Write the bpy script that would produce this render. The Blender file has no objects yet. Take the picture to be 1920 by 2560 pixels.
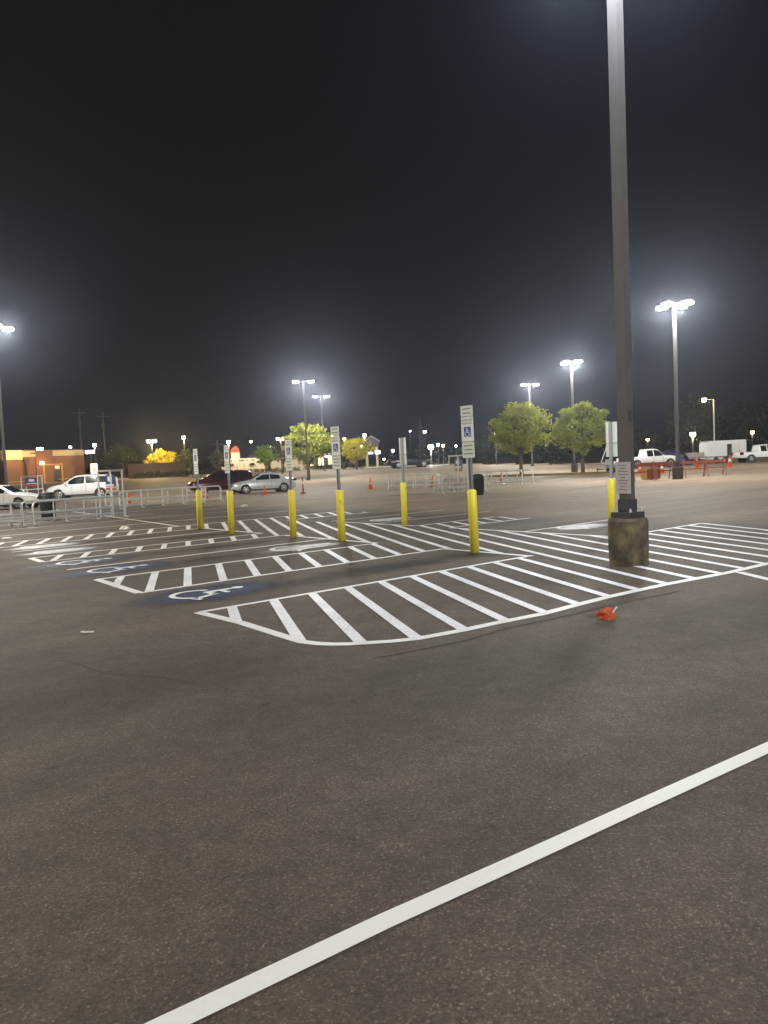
import bpy, bmesh, math, random
from mathutils import Vector, Matrix
random.seed(7)
R = math.radians
S = bpy.context.scene
COL = S.collection
# ------------------------------------------------------------------ camera
F, ROLL, PITCH, H = 1930.0, R(2.6), R(3.7), 1.8
def ray(px, py):
    u, v = px - 960, 1280 - py
    c, s = math.cos(-ROLL), math.sin(-ROLL)
    u, v = u * c - v * s, u * s + v * c
    x, z = u / F, v / F
    cp, sp = math.cos(PITCH), math.sin(PITCH)
    return Vector((x, cp + z * sp, z * cp - sp))
def at(px, py, Y):                       # point seen at a photo pixel, Y metres ahead
    r = ray(px, py); return Vector((0, 0, H)) + r * (Y / r.y)
def gp(px, py):                          # point of the flat part of the lot seen at a pixel
    r = ray(px, py); t = -H / r.z; return Vector((r.x * t, r.y * t, 0))
def sm(a, b, x):
    t = min(1, max(0, (x - a) / (b - a))); return t * t * (3 - 2 * t)
def zg(x, y):                            # lie of the land
    z = 1.0 * sm(64, 112, y) * (1 - sm(4, 38, x))
    z += 0.9 * sm(116, 160, y) + 2.2 * sm(160, 320, y)
    return z
def onground(px, Y):                     # point on the land in the direction of a photo column
    r = ray(px, 1160); k = Y / r.y
    x = r.x * k
    return Vector((x, Y, zg(x, Y)))
cam = bpy.data.cameras.new('camera'); co = bpy.data.objects.new('camera', cam); COL.objects.link(co)
cam.sensor_fit = 'VERTICAL'; cam.sensor_height = 24; cam.lens = F / 2560 * 24
cam.clip_end = 3000; cam.clip_start = 0.05
cp, sp = math.cos(PITCH), math.sin(PITCH)
fw = Vector((0, cp, -sp)); up0 = Vector((0, sp, cp)); rt0 = Vector((1, 0, 0))
rt = rt0 * math.cos(ROLL) - up0 * math.sin(ROLL); upv = rt0 * math.sin(ROLL) + up0 * math.cos(ROLL)
co.matrix_world = Matrix(((rt.x, upv.x, -fw.x, 0), (rt.y, upv.y, -fw.y, 0), (rt.z, upv.z, -fw.z, H), (0, 0, 0, 1)))
S.camera = co
S.view_settings.view_transform = 'Standard'; S.view_settings.look = 'None'
S.view_settings.gamma = 1.0; S.view_settings.exposure = 0.0
S.cycles.max_bounces = 5; S.cycles.volume_bounces = 0; S.cycles.use_denoising = True
# ------------------------------------------------------------------ sky
W = bpy.data.worlds.new('World'); S.world = W; W.use_nodes = True
nt = W.node_tree; nt.nodes.clear()
sky = nt.nodes.new('ShaderNodeTexSky'); sky.sky_type = 'NISHITA'; sky.sun_disc = False
sky.sun_elevation = R(-6); sky.sun_rotation = R(200)
b1 = nt.nodes.new('ShaderNodeBackground'); b1.inputs['Strength'].default_value = 0.05
b2 = nt.nodes.new('ShaderNodeBackground'); b2.inputs['Color'].default_value = (0.0088, 0.0081, 0.0108, 1); b2.inputs['Strength'].default_value = 1
ad = nt.nodes.new('ShaderNodeAddShader'); wo = nt.nodes.new('ShaderNodeOutputWorld')
nt.links.new(sky.outputs[0], b1.inputs[0]); nt.links.new(b1.outputs[0], ad.inputs[0]); nt.links.new(b2.outputs[0], ad.inputs[1]); nt.links.new(ad.outputs[0], wo.inputs[0])
# ------------------------------------------------------------------ materials
MC = {}
def pm(name, col, rough=.6, metal=0., var=.18, scale=6., bump=0., emit=None, es=0., trans=0., spec=.5, detail=4):
    if name in MC: return MC[name]
    m = bpy.data.materials.new(name); m.use_nodes = True; t = m.node_tree; N = t.nodes; L = t.links
    b = N['Principled BSDF']
    b.inputs['Roughness'].default_value = rough; b.inputs['Metallic'].default_value = metal
    b.inputs['Specular IOR Level'].default_value = spec
    tc = N.new('ShaderNodeTexCoord'); nz = N.new('ShaderNodeTexNoise'); nz.inputs['Scale'].default_value = scale; nz.inputs['Detail'].default_value = detail
    L.new(tc.outputs['Object'], nz.inputs['Vector'])
    mx = N.new('ShaderNodeMix'); mx.data_type = 'RGBA'
    c = col
    mx.inputs[6].default_value = (c[0] * (1 - var), c[1] * (1 - var), c[2] * (1 - var), 1)
    mx.inputs[7].default_value = (min(1, c[0] * (1 + var)), min(1, c[1] * (1 + var)), min(1, c[2] * (1 + var)), 1)
    L.new(nz.outputs[0], mx.inputs[0]); L.new(mx.outputs[2], b.inputs['Base Color'])
    if bump:
        bp = N.new('ShaderNodeBump'); bp.inputs['Strength'].default_value = bump; bp.inputs['Distance'].default_value = .02
        L.new(nz.outputs[0], bp.inputs['Height']); L.new(bp.outputs[0], b.inputs['Normal'])
    if emit:
        b.inputs['Emission Color'].default_value = (*emit, 1); b.inputs['Emission Strength'].default_value = es
    MC[name] = m; return m
TH = R(39.0); CT, ST = math.cos(TH), math.sin(TH)
def w(s, t, z=0.): return Vector((s * CT - t * ST, s * ST + t * CT, z))    # lot grid -> world
STAINS_AND_PATCHES = [((8.4, 10.2), 2.0, .62, .74), ((10.3, 10.2), .9, .6, .66), ((6.3, 10.1), 1.2, .4, .45), ((7.2, 14.4), 1.1, .45, .6), ((8.6, 16.4), 1.5, .45, .66), ((7.0, 16.5), .8, .4, .5), ((.4, 8.6), 2.4, 1.7, .3), ((2.2, 6.6), 2.2, 1.5, .3), ((4.2, 4.6), 2.4, 1.3, .28), ((8.5, 3.6), 2.6, 1.0, .24), ((1.2, 10.9), 1.6, 1.2, .2), ((9.2, 7.4), 1.8, 1.2, .25), ((9.4, 19.6), 1.4, .5, .7),
          ((7.6, 21.2), 1.6, .5, .65), ((10.6, 21.9), .9, .4, .5), ((10.4, 14.5), .8, .4, .4), ((8.5, 25.2), 2.4, .5, .45), ((7.2, 28.4), 2.4, .5, .35), ((17.0, 21.0), 2.2, .6, .45), ((16.5, 12.2), 2.0, .7, .4), ((17.5, 18.0), 1.8, .5, .4), ((15.2, 24.6), 3.0, .5, .5), ((13.0, 25.6), 2.4, .5, .4), ((3.2, 14.6), .6, .15, .4)]
def asphalt():
    m = bpy.data.materials.new('asphalt'); m.use_nodes = True; t = m.node_tree; N = t.nodes; L = t.links; b = N['Principled BSDF']
    tc = N.new('ShaderNodeTexCoord')
    def noise(sc, det=4, rough=.55, vec=None):
        n = N.new('ShaderNodeTexNoise'); n.inputs['Scale'].default_value = sc; n.inputs['Detail'].default_value = det; n.inputs['Roughness'].default_value = rough
        L.new(vec or tc.outputs['Object'], n.inputs['Vector']); return n
    def ramp(src, a, bb, ca, cb):
        r = N.new('ShaderNodeValToRGB'); r.color_ramp.elements[0].position = a; r.color_ramp.elements[1].position = bb
        r.color_ramp.elements[0].color = (*ca, 1); r.color_ramp.elements[1].color = (*cb, 1); L.new(src, r.inputs[0]); return r
    def mul(a, bb, f=1.):
        x = N.new('ShaderNodeMix'); x.data_type = 'RGBA'; x.blend_type = 'MULTIPLY'; x.inputs[0].default_value = f
        L.new(a, x.inputs[6]); L.new(bb, x.inputs[7]); return x.outputs[2]
    base = ramp(noise(.22, 5).outputs[0], .3, .7, (.098, .078, .060), (.116, .096, .077)).outputs[0]
    med = ramp(noise(2.2, 6, .65).outputs[0], .3, .72, (.80, .80, .80), (1.14, 1.13, 1.12)).outputs[0]
    grain = ramp(noise(44, 7, .85).outputs[0], .33, .68, (.40, .39, .38), (1.62, 1.62, 1.62)).outputs[0]
    mott = ramp(noise(7, 5, .7).outputs[0], .30, .72, (.80, .79, .78), (1.18, 1.18, 1.18)).outputs[0]
    vo = N.new('ShaderNodeTexVoronoi'); vo.inputs['Scale'].default_value = 115; L.new(tc.outputs['Object'], vo.inputs['Vector'])
    chip = ramp(vo.outputs['Color'], .70, .98, (.90, .90, .90), (2.6, 2.5, 2.4)).outputs[0]
    vs = N.new('ShaderNodeTexVoronoi'); vs.inputs['Scale'].default_value = 1.6; L.new(tc.outputs['Object'], vs.inputs['Vector'])
    spot = ramp(vs.outputs['Distance'], .03, .09, (.62, .6, .6), (1, 1, 1)).outputs[0]
    c = mul(mul(mul(mul(mul(base, med), grain), mott), chip, .8), spot, .9)
    # worn wheel tracks along the drive aisle in front of the stalls
    mp = N.new('ShaderNodeMapping'); mp.inputs['Rotation'].default_value = (0, 0, -TH); L.new(tc.outputs['Object'], mp.inputs['Vector'])
    st2 = N.new('ShaderNodeMapping'); st2.inputs['Scale'].default_value = (.05, .55, 1); L.new(mp.outputs[0], st2.inputs['Vector'])
    trk = ramp(noise(1.6, 3, .5, st2.outputs[0]).outputs[0], .32, .68, (.76, .75, .75), (1.14, 1.14, 1.14)).outputs[0]
    c = mul(c, trk)
    # oil stains in the stalls and broad darker patches elsewhere, each with its place
    wob = noise(2.4, 5, .6); wsub = N.new('ShaderNodeVectorMath'); wsub.operation = 'MULTIPLY_ADD'
    wsub.inputs[1].default_value = (.9, .9, 0); L.new(wob.outputs['Color'], wsub.inputs[0]); L.new(mp.outputs[0], wsub.inputs[2])
    tot = None
    for (cx, cy), rx, ry, k in STAINS_AND_PATCHES:
        q = N.new('ShaderNodeMapping'); q.vector_type = 'TEXTURE'
        q.inputs['Location'].default_value = (cx + .45, cy + .45, 0); q.inputs['Scale'].default_value = (rx, ry, 1000.)
        L.new(wsub.outputs[0], q.inputs['Vector'])
        ln = N.new('ShaderNodeVectorMath'); ln.operation = 'LENGTH'; L.new(q.outputs[0], ln.inputs[0])
        mr = N.new('ShaderNodeMapRange'); mr.interpolation_type = 'SMOOTHSTEP'; mr.inputs[1].default_value = .25; mr.inputs[2].default_value = 1.15
        mr.inputs[3].default_value = 1 - k; mr.inputs[4].default_value = 1; L.new(ln.outputs['Value'], mr.inputs[0])
        if tot is None: tot = mr.outputs[0]
        else:
            mu = N.new('ShaderNodeMath'); mu.operation = 'MULTIPLY'; L.new(tot, mu.inputs[0]); L.new(mr.outputs[0], mu.inputs[1]); tot = mu.outputs[0]
    c = mul(c, tot)
    # lamp light missing on the far lanes, put into the asphalt colour
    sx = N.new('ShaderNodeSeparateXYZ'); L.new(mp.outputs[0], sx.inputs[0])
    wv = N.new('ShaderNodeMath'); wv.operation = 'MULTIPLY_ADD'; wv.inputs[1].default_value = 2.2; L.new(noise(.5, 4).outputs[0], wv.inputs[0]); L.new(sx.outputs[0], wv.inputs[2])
    far_light = ramp(wv.outputs[0], 0, 1, (1, 1, 1), (2.75, 2.72, 2.52)); mr2 = N.new('ShaderNodeMapRange'); mr2.inputs[1].default_value = 17.6; mr2.inputs[2].default_value = 20.4
    L.new(wv.outputs[0], mr2.inputs[0]); L.new(mr2.outputs[0], far_light.inputs[0]); c = mul(c, far_light.outputs[0])
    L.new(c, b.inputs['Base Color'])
    b.inputs['Roughness'].default_value = .72; b.inputs['Specular IOR Level'].default_value = .20
    bp = N.new('ShaderNodeBump'); bp.inputs['Strength'].default_value = .45; bp.inputs['Distance'].default_value = .008
    L.new(noise(60, 4, .7).outputs[0], bp.inputs['Height']); L.new(bp.outputs[0], b.inputs['Normal'])
    MC['asphalt'] = m; return m
def paint(name, col, wear=.35, lo=.36, soft=None):
    """road paint: worn through to the asphalt in places; soft = sprayed edges (object-space half sizes)"""
    m = bpy.data.materials.new(name); m.use_nodes = True; t = m.node_tree; N = t.nodes; L = t.links; b = N['Principled BSDF']
    b.inputs['Base Color'].default_value = (*col, 1); b.inputs['Roughness'].default_value = .55
    tc = N.new('ShaderNodeTexCoord')
    n1 = N.new('ShaderNodeTexNoise'); n1.inputs['Scale'].default_value = 30; n1.inputs['Detail'].default_value = 5; n1.inputs['Roughness'].default_value = .7
    n2 = N.new('ShaderNodeTexNoise'); n2.inputs['Scale'].default_value = 1.3; n2.inputs['Detail'].default_value = 3
    L.new(tc.outputs['Object'], n1.inputs[0]); L.new(tc.outputs['Object'], n2.inputs[0])
    a = N.new('ShaderNodeMath'); a.operation = 'MULTIPLY_ADD'; a.inputs[1].default_value = .5; L.new(n2.outputs[0], a.inputs[0]); L.new(n1.outputs[0], a.inputs[2])
    mr = N.new('ShaderNodeMapRange'); mr.inputs[1].default_value = lo; mr.inputs[2].default_value = lo + .35; mr.inputs[3].default_value = 1 - wear; mr.inputs[4].default_value = 1
    L.new(a.outputs[0], mr.inputs[0]); fac = mr.outputs[0]
    if soft:
        q = N.new('ShaderNodeMapping'); q.vector_type = 'TEXTURE'; q.inputs['Scale'].default_value = (soft[0], soft[1], 1000); L.new(tc.outputs['Object'], q.inputs[0])
        ln_ = N.new('ShaderNodeVectorMath'); ln_.operation = 'LENGTH'; L.new(q.outputs[0], ln_.inputs[0])
        ad2 = N.new('ShaderNodeMath'); ad2.operation = 'MULTIPLY_ADD'; ad2.inputs[1].default_value = .7; L.new(n2.outputs[0], ad2.inputs[0]); L.new(ln_.outputs['Value'], ad2.inputs[2])
        e = N.new('ShaderNodeMapRange'); e.interpolation_type = 'SMOOTHSTEP'; e.inputs[1].default_value = .72; e.inputs[2].default_value = 1.5; e.inputs[3].default_value = 1; e.inputs[4].default_value = 0
        L.new(ad2.outputs[0], e.inputs[0])
        mu = N.new('ShaderNodeMath'); mu.operation = 'MULTIPLY'; L.new(e.outputs[0], mu.inputs[0]); L.new(fac, mu.inputs[1]); fac = mu.outputs[0]
    tr = N.new('ShaderNodeBsdfTransparent'); mix = N.new('ShaderNodeMixShader')
    L.new(fac, mix.inputs[0]); L.new(tr.outputs[0], mix.inputs[1]); L.new(b.outputs[0], mix.inputs[2])
    L.new(mix.outputs[0], N['Material Output'].inputs[0])
    MC[name] = m; return m
def leafmat(name, col, var=.45):
    m = bpy.data.materials.new(name); m.use_nodes = True; t = m.node_tree; N = t.nodes; L = t.links; b = N['Principled BSDF']
    tc = N.new('ShaderNodeTexCoord'); n = N.new('ShaderNodeTexNoise'); n.inputs['Scale'].default_value = 1.1; n.inputs['Detail'].default_value = 6; n.inputs['Roughness'].default_value = .7
    L.new(tc.outputs['Object'], n.inputs[0])
    r = N.new('ShaderNodeValToRGB'); r.color_ramp.elements[0].position = .33; r.color_ramp.elements[1].position = .68
    r.color_ramp.elements[0].color = (col[0] * (1 - var), col[1] * (1 - var * .9), col[2] * (1 - var), 1); r.color_ramp.elements[1].color = (col[0] * (1 + var), col[1] * (1 + var), col[2] * (1 + var), 1)
    L.new(n.outputs[0], r.inputs[0]); L.new(r.outputs[0], b.inputs['Base Color']); b.inputs['Roughness'].default_value = .6
    tl = N.new('ShaderNodeBsdfTranslucent'); L.new(r.outputs[0], tl.inputs[0]); mx = N.new('ShaderNodeMixShader'); mx.inputs[0].default_value = .35
    L.new(b.outputs[0], mx.inputs[1]); L.new(tl.outputs[0], mx.inputs[2]); L.new(mx.outputs[0], N['Material Output'].inputs[0])
    MC[name] = m; return m
def glow(name, col, es):
    m = bpy.data.materials.new(name); m.use_nodes = True; b = m.node_tree.nodes['Principled BSDF']
    b.inputs['Base Color'].default_value = (*col, 1); b.inputs['Emission Color'].default_value = (*col, 1); b.inputs['Emission Strength'].default_value = es
    MC[name] = m; return m
# ------------------------------------------------------------------ mesh builder
class MB:
    def __init__(s): s.bm = bmesh.new()
    def box(s, c, d, rz=0., M=None, bev=0.):
        r = bmesh.ops.create_cube(s.bm, size=1.)
        T = Matrix.Translation(c) @ Matrix.Rotation(rz, 4, 'Z') @ Matrix.Diagonal((*d, 1))
        bmesh.ops.transform(s.bm, matrix=(M @ T if M else T), verts=r['verts'])
        if bev:
            ed = list({e for v in r['verts'] for e in v.link_edges}); bmesh.ops.bevel(s.bm, geom=ed, offset=bev, segments=2, affect='EDGES')
        return s
    def tube(s, pts, r, n=8, caps=True):
        pts = [Vector(p) for p in pts]; rs = r if isinstance(r, (list, tuple)) else [r] * len(pts); rings = []; px = None
        for i, p in enumerate(pts):
            d = (pts[min(i + 1, len(pts) - 1)] - pts[max(i - 1, 0)]).normalized()
            if px is None:
                px = d.orthogonal().normalized()
            px = (px - d * px.dot(d)); px = px.normalized() if px.length > 1e-6 else d.orthogonal().normalized()
            py = d.cross(px)
            rings.append([s.bm.verts.new(p + (px * math.cos(2 * math.pi * k / n) + py * math.sin(2 * math.pi * k / n)) * rs[i]) for k in range(n)])
        for a, b in zip(rings, rings[1:]):
            for k in range(n): s.bm.faces.new((a[k], a[(k + 1) % n], b[(k + 1) % n], b[k]))
        if caps: s.bm.faces.new(rings[0][::-1]); s.bm.faces.new(rings[-1])
        return s
    def lathe(s, prof, c=(0, 0, 0), n=20, M=None):
        rings = []; M = M or Matrix.Identity(4); c = Vector(c)
        for r, z in prof: rings.append([s.bm.verts.new(M @ (c + Vector((r * math.cos(2 * math.pi * k / n), r * math.sin(2 * math.pi * k / n), z)))) for k in range(n)])
        for a, b in zip(rings, rings[1:]):
            for k in range(n): s.bm.faces.new((a[k], a[(k + 1) % n], b[(k + 1) % n], b[k]))
        s.bm.faces.new(rings[0][::-1]); s.bm.faces.new(rings[-1]); return s
    def poly(s, pts):
        s.bm.faces.new([s.bm.verts.new(p) for p in pts]); return s
    def prism(s, pts, vec):
        vec = Vector(vec); a = [s.bm.verts.new(p) for p in pts]; b = [s.bm.verts.new(Vector(p) + vec) for p in pts]; n = len(pts)
        s.bm.faces.new(a[::-1]); s.bm.faces.new(b)
        for k in range(n): s.bm.faces.new((a[k], a[(k + 1) % n], b[(k + 1) % n], b[k]))
        return s
    def build(s, name, mat, parent=None, smooth=False, loc=None):
        bmesh.ops.recalc_face_normals(s.bm, faces=s.bm.faces)
        me = bpy.data.meshes.new(name); s.bm.to_mesh(me); s.bm.free()
        for m in (mat if isinstance(mat, (list, tuple)) else [mat]): me.materials.append(m)
        if smooth:
            for p in me.polygons: p.use_smooth = True
        o = bpy.data.objects.new(name, me); COL.objects.link(o)
        if parent: o.parent = parent
        if loc is not None: o.location = loc
        return o
def tag(o, label=None, cat=None, group=None, kind=None):
    if label: o['label'] = label
    if cat: o['category'] = cat
    if group: o['group'] = group
    if kind: o['kind'] = kind
    return o
def thing(name, label, cat, loc, rz=0., group=None):
    o = bpy.data.objects.new(name, None); COL.objects.link(o); o.location = loc; o.rotation_euler = (0, 0, rz); o.empty_display_size = .2
    return tag(o, label, cat, group)
KIDS = {}
def dup(root, label, loc, rz=0., scale=None):
    def rec(o, par):
        c = o.copy(); COL.objects.link(c); c.parent = par
        for k in o.children: rec(k, c)
        return c
    r = rec(root, None); r.location = loc; r.rotation_euler = (0, 0, rz); r['label'] = label
    if scale: r.scale = scale
    return r
def lettering(txt, size, mat, parent, M, ext=.002, name='lettering', space=1.):
    cu = bpy.data.curves.new(name, 'FONT'); cu.body = txt; cu.size = size; cu.extrude = ext; cu.align_x = 'CENTER'; cu.align_y = 'CENTER'; cu.space_line = space
    cu.materials.append(mat); tmp = bpy.data.objects.new('tmp', cu); me = bpy.data.meshes.new_from_object(tmp); bpy.data.objects.remove(tmp)
    if not me.materials: me.materials.append(mat)
    o = bpy.data.objects.new(name, me); COL.objects.link(o); o.parent = parent; o.matrix_local = M; return o
def light(pos, power, col, rad=.12, parent=None, kind='POINT', spot=160):
    l = bpy.data.lights.new('lamp_light', kind); l.energy = power; l.color = col; l.shadow_soft_size = rad
    if kind == 'SPOT': l.spot_size = R(spot); l.spot_blend = .5
    o = bpy.data.objects.new('lamp_light', l); COL.objects.link(o); o.location = pos
    if parent: o.parent = parent
    return o
# ------------------------------------------------------------------ common materials
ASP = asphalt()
WHITE = paint('white_paint', (.86, .85, .83), .26, .42)
FRESH = paint('fresh_white_paint', (.86, .855, .84), .07, .40)
HWHITE = paint('white_hatch_paint', (.90, .89, .92), .42, .46)
OLDW = paint('faded_white_paint', (.78, .76, .70), .5, .46)
BLUE = paint('blue_paint', (.020, .044, .115), .45, .46, soft=(1.25, .75))
BLUE_GLARE = paint('glare_blue_paint', (.62, .66, .72), .35, .38, soft=(1.0, .6))  # lamp glare on the blue squares, put into a paler paint colour
GALV = pm('galvanised_steel', (.60, .62, .61), .42, .35, .15, 14)
POST = pm('post_steel', (.30, .31, .32), .5, .5, .2, 10)
YEL = pm('yellow_sleeve', (.80, .69, .055), .42, 0, .08, 5)
def scuffed(m):
    t = m.node_tree; N = t.nodes; L = t.links; b = N['Principled BSDF']; src = b.inputs['Base Color'].links[0].from_socket
    tc = N.new('ShaderNodeTexCoord'); oi = N.new('ShaderNodeObjectInfo'); ad = N.new('ShaderNodeVectorMath'); ad.operation = 'ADD'
    L.new(tc.outputs['Object'], ad.inputs[0]); L.new(oi.outputs['Random'], ad.inputs[1])
    mp = N.new('ShaderNodeMapping'); mp.inputs['Scale'].default_value = (3, 3, 1.4); L.new(ad.outputs[0], mp.inputs[0])
    n = N.new('ShaderNodeTexNoise'); n.inputs['Scale'].default_value = 3.4; n.inputs['Detail'].default_value = 7; n.inputs['Roughness'].default_value = .7; L.new(mp.outputs[0], n.inputs[0])
    r = N.new('ShaderNodeMapRange'); r.inputs[1].default_value = .60; r.inputs[2].default_value = .72; L.new(n.outputs[0], r.inputs[0])
    x = N.new('ShaderNodeMix'); x.data_type = 'RGBA'; x.inputs[7].default_value = (.30, .24, .06, 1); L.new(r.outputs[0], x.inputs[0]); L.new(src, x.inputs[6]); L.new(x.outputs[2], b.inputs['Base Color'])
scuffed(YEL)
FBASE = pm('stained_base', (.085, .06, .05), .9, 0, .4, 5, .4)
CONC = pm('concrete', (.26, .22, .16), .9, 0, .45, 5, .4)
DSTEEL = pm('dark_steel', (.055, .058, .062), .6, .2, .25, 8)
POLE = pm('bronze_pole', (.10, .095, .095), .6, .15, .18, 4)
SIGNW = pm('sign_white', (.78, .81, .79), .45, 0, .06, 9)
SIGNB = pm('sign_blue', (.03, .06, .35), .4, 0, .08, 9)
SIGNG = pm('sign_lower', (.64, .71, .66), .45, 0, .06, 9)
INK = pm('sign_ink', (.22, .28, .26), .6, 0, .1, 9)
RUB = pm('rubber', (.02, .02, .021), .75, 0, .2, 10)
GLASS = pm('car_glass', (.012, .014, .015), .08, 0, .1, 3)
CHROME = pm('alloy', (.62, .62, .63), .28, .85, .1, 8)
HEADL = pm('headlamp', (.75, .75, .74), .12, .3, .05, 8)
TAIL = pm('tail_lamp', (.13, .008, .008), .2, 0, .1, 8)
ORANGE = pm('cone_orange', (.75, .11, .025), .5, 0, .12, 7)
CONEW = pm('cone_white', (.75, .74, .70), .5, 0, .1, 7)
BLK = pm('black_plastic', (.018, .02, .019), .5, 0, .2, 6)
LEDM = glow('led_lens', (.90, .94, 1.0), 60)
WARM = glow('sodium_lens', (1.0, .66, .24), 28)
WARMW = glow('warm_white_lens', (1.0, .86, .62), 30)
COOLW = glow('cool_lens', (.92, .95, 1.0), 30)
BARK = pm('bark', (.10, .078, .058), .9, 0, .35, 7, .5)
# ------------------------------------------------------------------ ground
def sheet(xs, ys, dz=0.):
    m = MB(); g = [[m.bm.verts.new((x, y, zg(x, y) + dz)) for x in xs] for y in ys]
    for j in range(len(ys) - 1):
        for i in range(len(xs) - 1): m.bm.faces.new((g[j][i], g[j][i + 1], g[j + 1][i + 1], g[j + 1][i]))
    return m
def lin(a, b, n): return [a + (b - a) * i / (n - 1) for i in range(n)]
XS = [-900, -500, -300] + lin(-200, 200, 81) + [300, 500, 900]
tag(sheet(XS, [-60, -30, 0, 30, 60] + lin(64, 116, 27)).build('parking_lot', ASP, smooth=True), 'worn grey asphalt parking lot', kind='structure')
GRASSM = pm('dry_grass', (.19, .15, .040), .9, 0, .5, 1.4, .6, detail=8)
tag(sheet(XS, lin(116, 124, 5) + lin(128, 320, 25) + [500, 900, 1500]).build('grass_verge', GRASSM, smooth=True), 'dry grass verge beyond the lot', kind='structure')
KERB = pm('kerb_concrete', (.42, .40, .36), .85, 0, .2, 4, .2)
k = MB()
for a, b in zip(lin(-160, 160, 65), lin(-160, 160, 65)[1:]):
    z = min(zg(a, 116), zg(b, 116)); k.box(((a + b) / 2, 115.85, z + .02), (b - a, .3, .32))
tag(k.build('kerb', KERB), 'pale concrete kerb along the grass verge', kind='structure')
# ------------------------------------------------------------------ painted markings (lot grid s,t)
def ribbon(m, pts, wd, z):
    n = len(pts); L = []; Rr = []
    for i, p in enumerate(pts):
        p = Vector((p[0], p[1])); a = Vector(pts[max(i - 1, 0)][:2]); b = Vector(pts[min(i + 1, n - 1)][:2]); d = (b - a).normalized(); q = Vector((-d.y, d.x)) * wd / 2
        L.append(m.bm.verts.new((p.x + q.x, p.y + q.y, z))); Rr.append(m.bm.verts.new((p.x - q.x, p.y - q.y, z)))
    for i in range(n - 1): m.bm.faces.new((L[i], L[i + 1], Rr[i + 1], Rr[i]))
def stline(m, s0, t0, s1, t1, wd=.105, z=.004):
    ribbon(m, [w(s0, t0), w(s1, t1)], wd, z)
EDGE = lambda t: 4.25 + (t - 9.07) * .045
nose_px = [(495, 1531), (602, 1557), (713, 1592), (757, 1605), (795, 1609.5), (831, 1611), (870, 1610.5), (909, 1608), (975, 1604), (1044, 1597), (1152, 1577), (1240, 1558), (1357, 1535), (1440, 1513), (1519, 1493), (1600, 1475), (1666, 1461), (1724, 1450), (1820, 1432), (1920, 1409)]
nose = [gp(*p) for p in nose_px]
ln = MB()
ribbon(ln, nose + [nose[-1] + (nose[-1] - nose[-3]).normalized() * 4], .13, .004)
FR, FF = 10.65, 14.0
rows = [(9.07, FR + .1), (11.3, FR), (13.45, FR), (15.4, FR + .1), (17.36, FR), (18.5, FR), (20.5, FR - .1), (22.2, FR), (23.85, 17.2)]
for t, s1 in rows: stline(ln, EDGE(t), t, s1, t)
for ta, tb in ((11.3, 13.45), (17.36, 18.5), (22.2, 23.85)): stline(ln, EDGE(ta), ta, EDGE(tb), tb, .14, .0045)
for ta, tb in ((9.07, 11.3), (13.45, 17.36), (18.5, 22.2)): stline(ln, FR, ta, FR, tb, .13, .0045)
for ta, tb in ((9.5, 14.6), (15.95, 19.6)): stline(ln, FF, ta, FF, tb, .13, .0045)
for t, s0, s1 in ((9.5, FF, 17.4), (14.6, FF, 17.2), (15.95, FF, 17.2), (22.1, FF - .3, 17.2)): stline(ln, s0, t, s1, t)
ribbon(ln, [w(17.4, 9.5), w(16.5, 7.6), w(15.3, 6.0), w(14.2, 5.5), w(13, 5.32)], .13, .0042)
tag(ln.build('stall_lines', WHITE), 'white painted stall and hatch outlines', kind='structure')
ol = MB()
for i in range(9):
    t = 26.7 + i * 3.05; e = EDGE(t) - .1
    stline(ol, e, t, FR + .35 + (t - 23.85) * .08 + 6.0, t, .10)
for t in (12.1,): stline(ol, FF + .05, t, 18.5, t)
for t in (17.8, 20.0): stline(ol, FF + .05, t, 19, t)
ribbon(ol, [w(FR, 23.9), w(11.85, 34.5), w(13.1, 48)], .13, .0045)
tag(ol.build('old_stall_lines', OLDW), 'faded white stall lines in the farther rows', kind='structure')
nl = MB(); ribbon(nl, [gp(250, 2643), gp(423, 2560), gp(700, 2429), gp(960, 2305), gp(1300, 2152), gp(1600, 2015), gp(1920, 1870), gp(2400, 1655)], .1, .004)
tag(nl.build('aisle_line', FRESH), 'fresh white line crossing the foreground', kind='structure')
# hatch stripes: one family of parallel stripes clipped to the island outline
def stw(p): return (p.x * CT + p.y * ST, -p.x * ST + p.y * CT)
poly = [(EDGE(9.07), 9.07), (FR, 9.07), (FR, 11.3), (EDGE(11.3), 11.3), (EDGE(13.45), 13.45), (FR, 13.45), (FR, 17.36), (EDGE(17.36), 17.36), (EDGE(18.5), 18.5), (FR, 18.5), (FR, 22.2), (EDGE(22.2), 22.2), (EDGE(23.85), 23.85),
        (17.2, 23.85), (17.2, 22.1), (13.7, 22.1), (13.7, 19.6), (FF, 19.6), (FF, 15.95), (17.2, 15.95), (17.2, 14.6), (FF, 14.6), (FF, 9.5), (17.4, 9.5), (16.5, 7.6), (15.3, 6.0), (14.2, 5.5), (13, 5.32)] + [stw(p) for p in nose[::-1]]
du = Vector((math.cos(R(65)), math.sin(R(65)))); dn = Vector((du.y, -du.x))
ht = MB()
for kk in range(-30, 40):
    o = 2.70 + .566 * kk; hits = []
    for (a, b) in zip(poly, poly[1:] + poly[:1]):
        a = Vector(a); b = Vector(b); da = a.dot(dn) - o; db = b.dot(dn) - o
        if (da < 0) != (db < 0):
            p = a + (b - a) * (da / (da - db)); hits.append(p.dot(du))
    hits.sort()
    for u0, u1 in zip(hits[::2], hits[1::2]):
        if u1 - u0 < .12: continue
        pa = dn * o + du * u0; pb = dn * o + du * u1
        ribbon(ht, [w(pa.x, pa.y), w(pb.x, pb.y)], .13, .008)
ribbon(ht, [gp(1846, 1431), gp(2000, 1469)], .13, .008)
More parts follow.
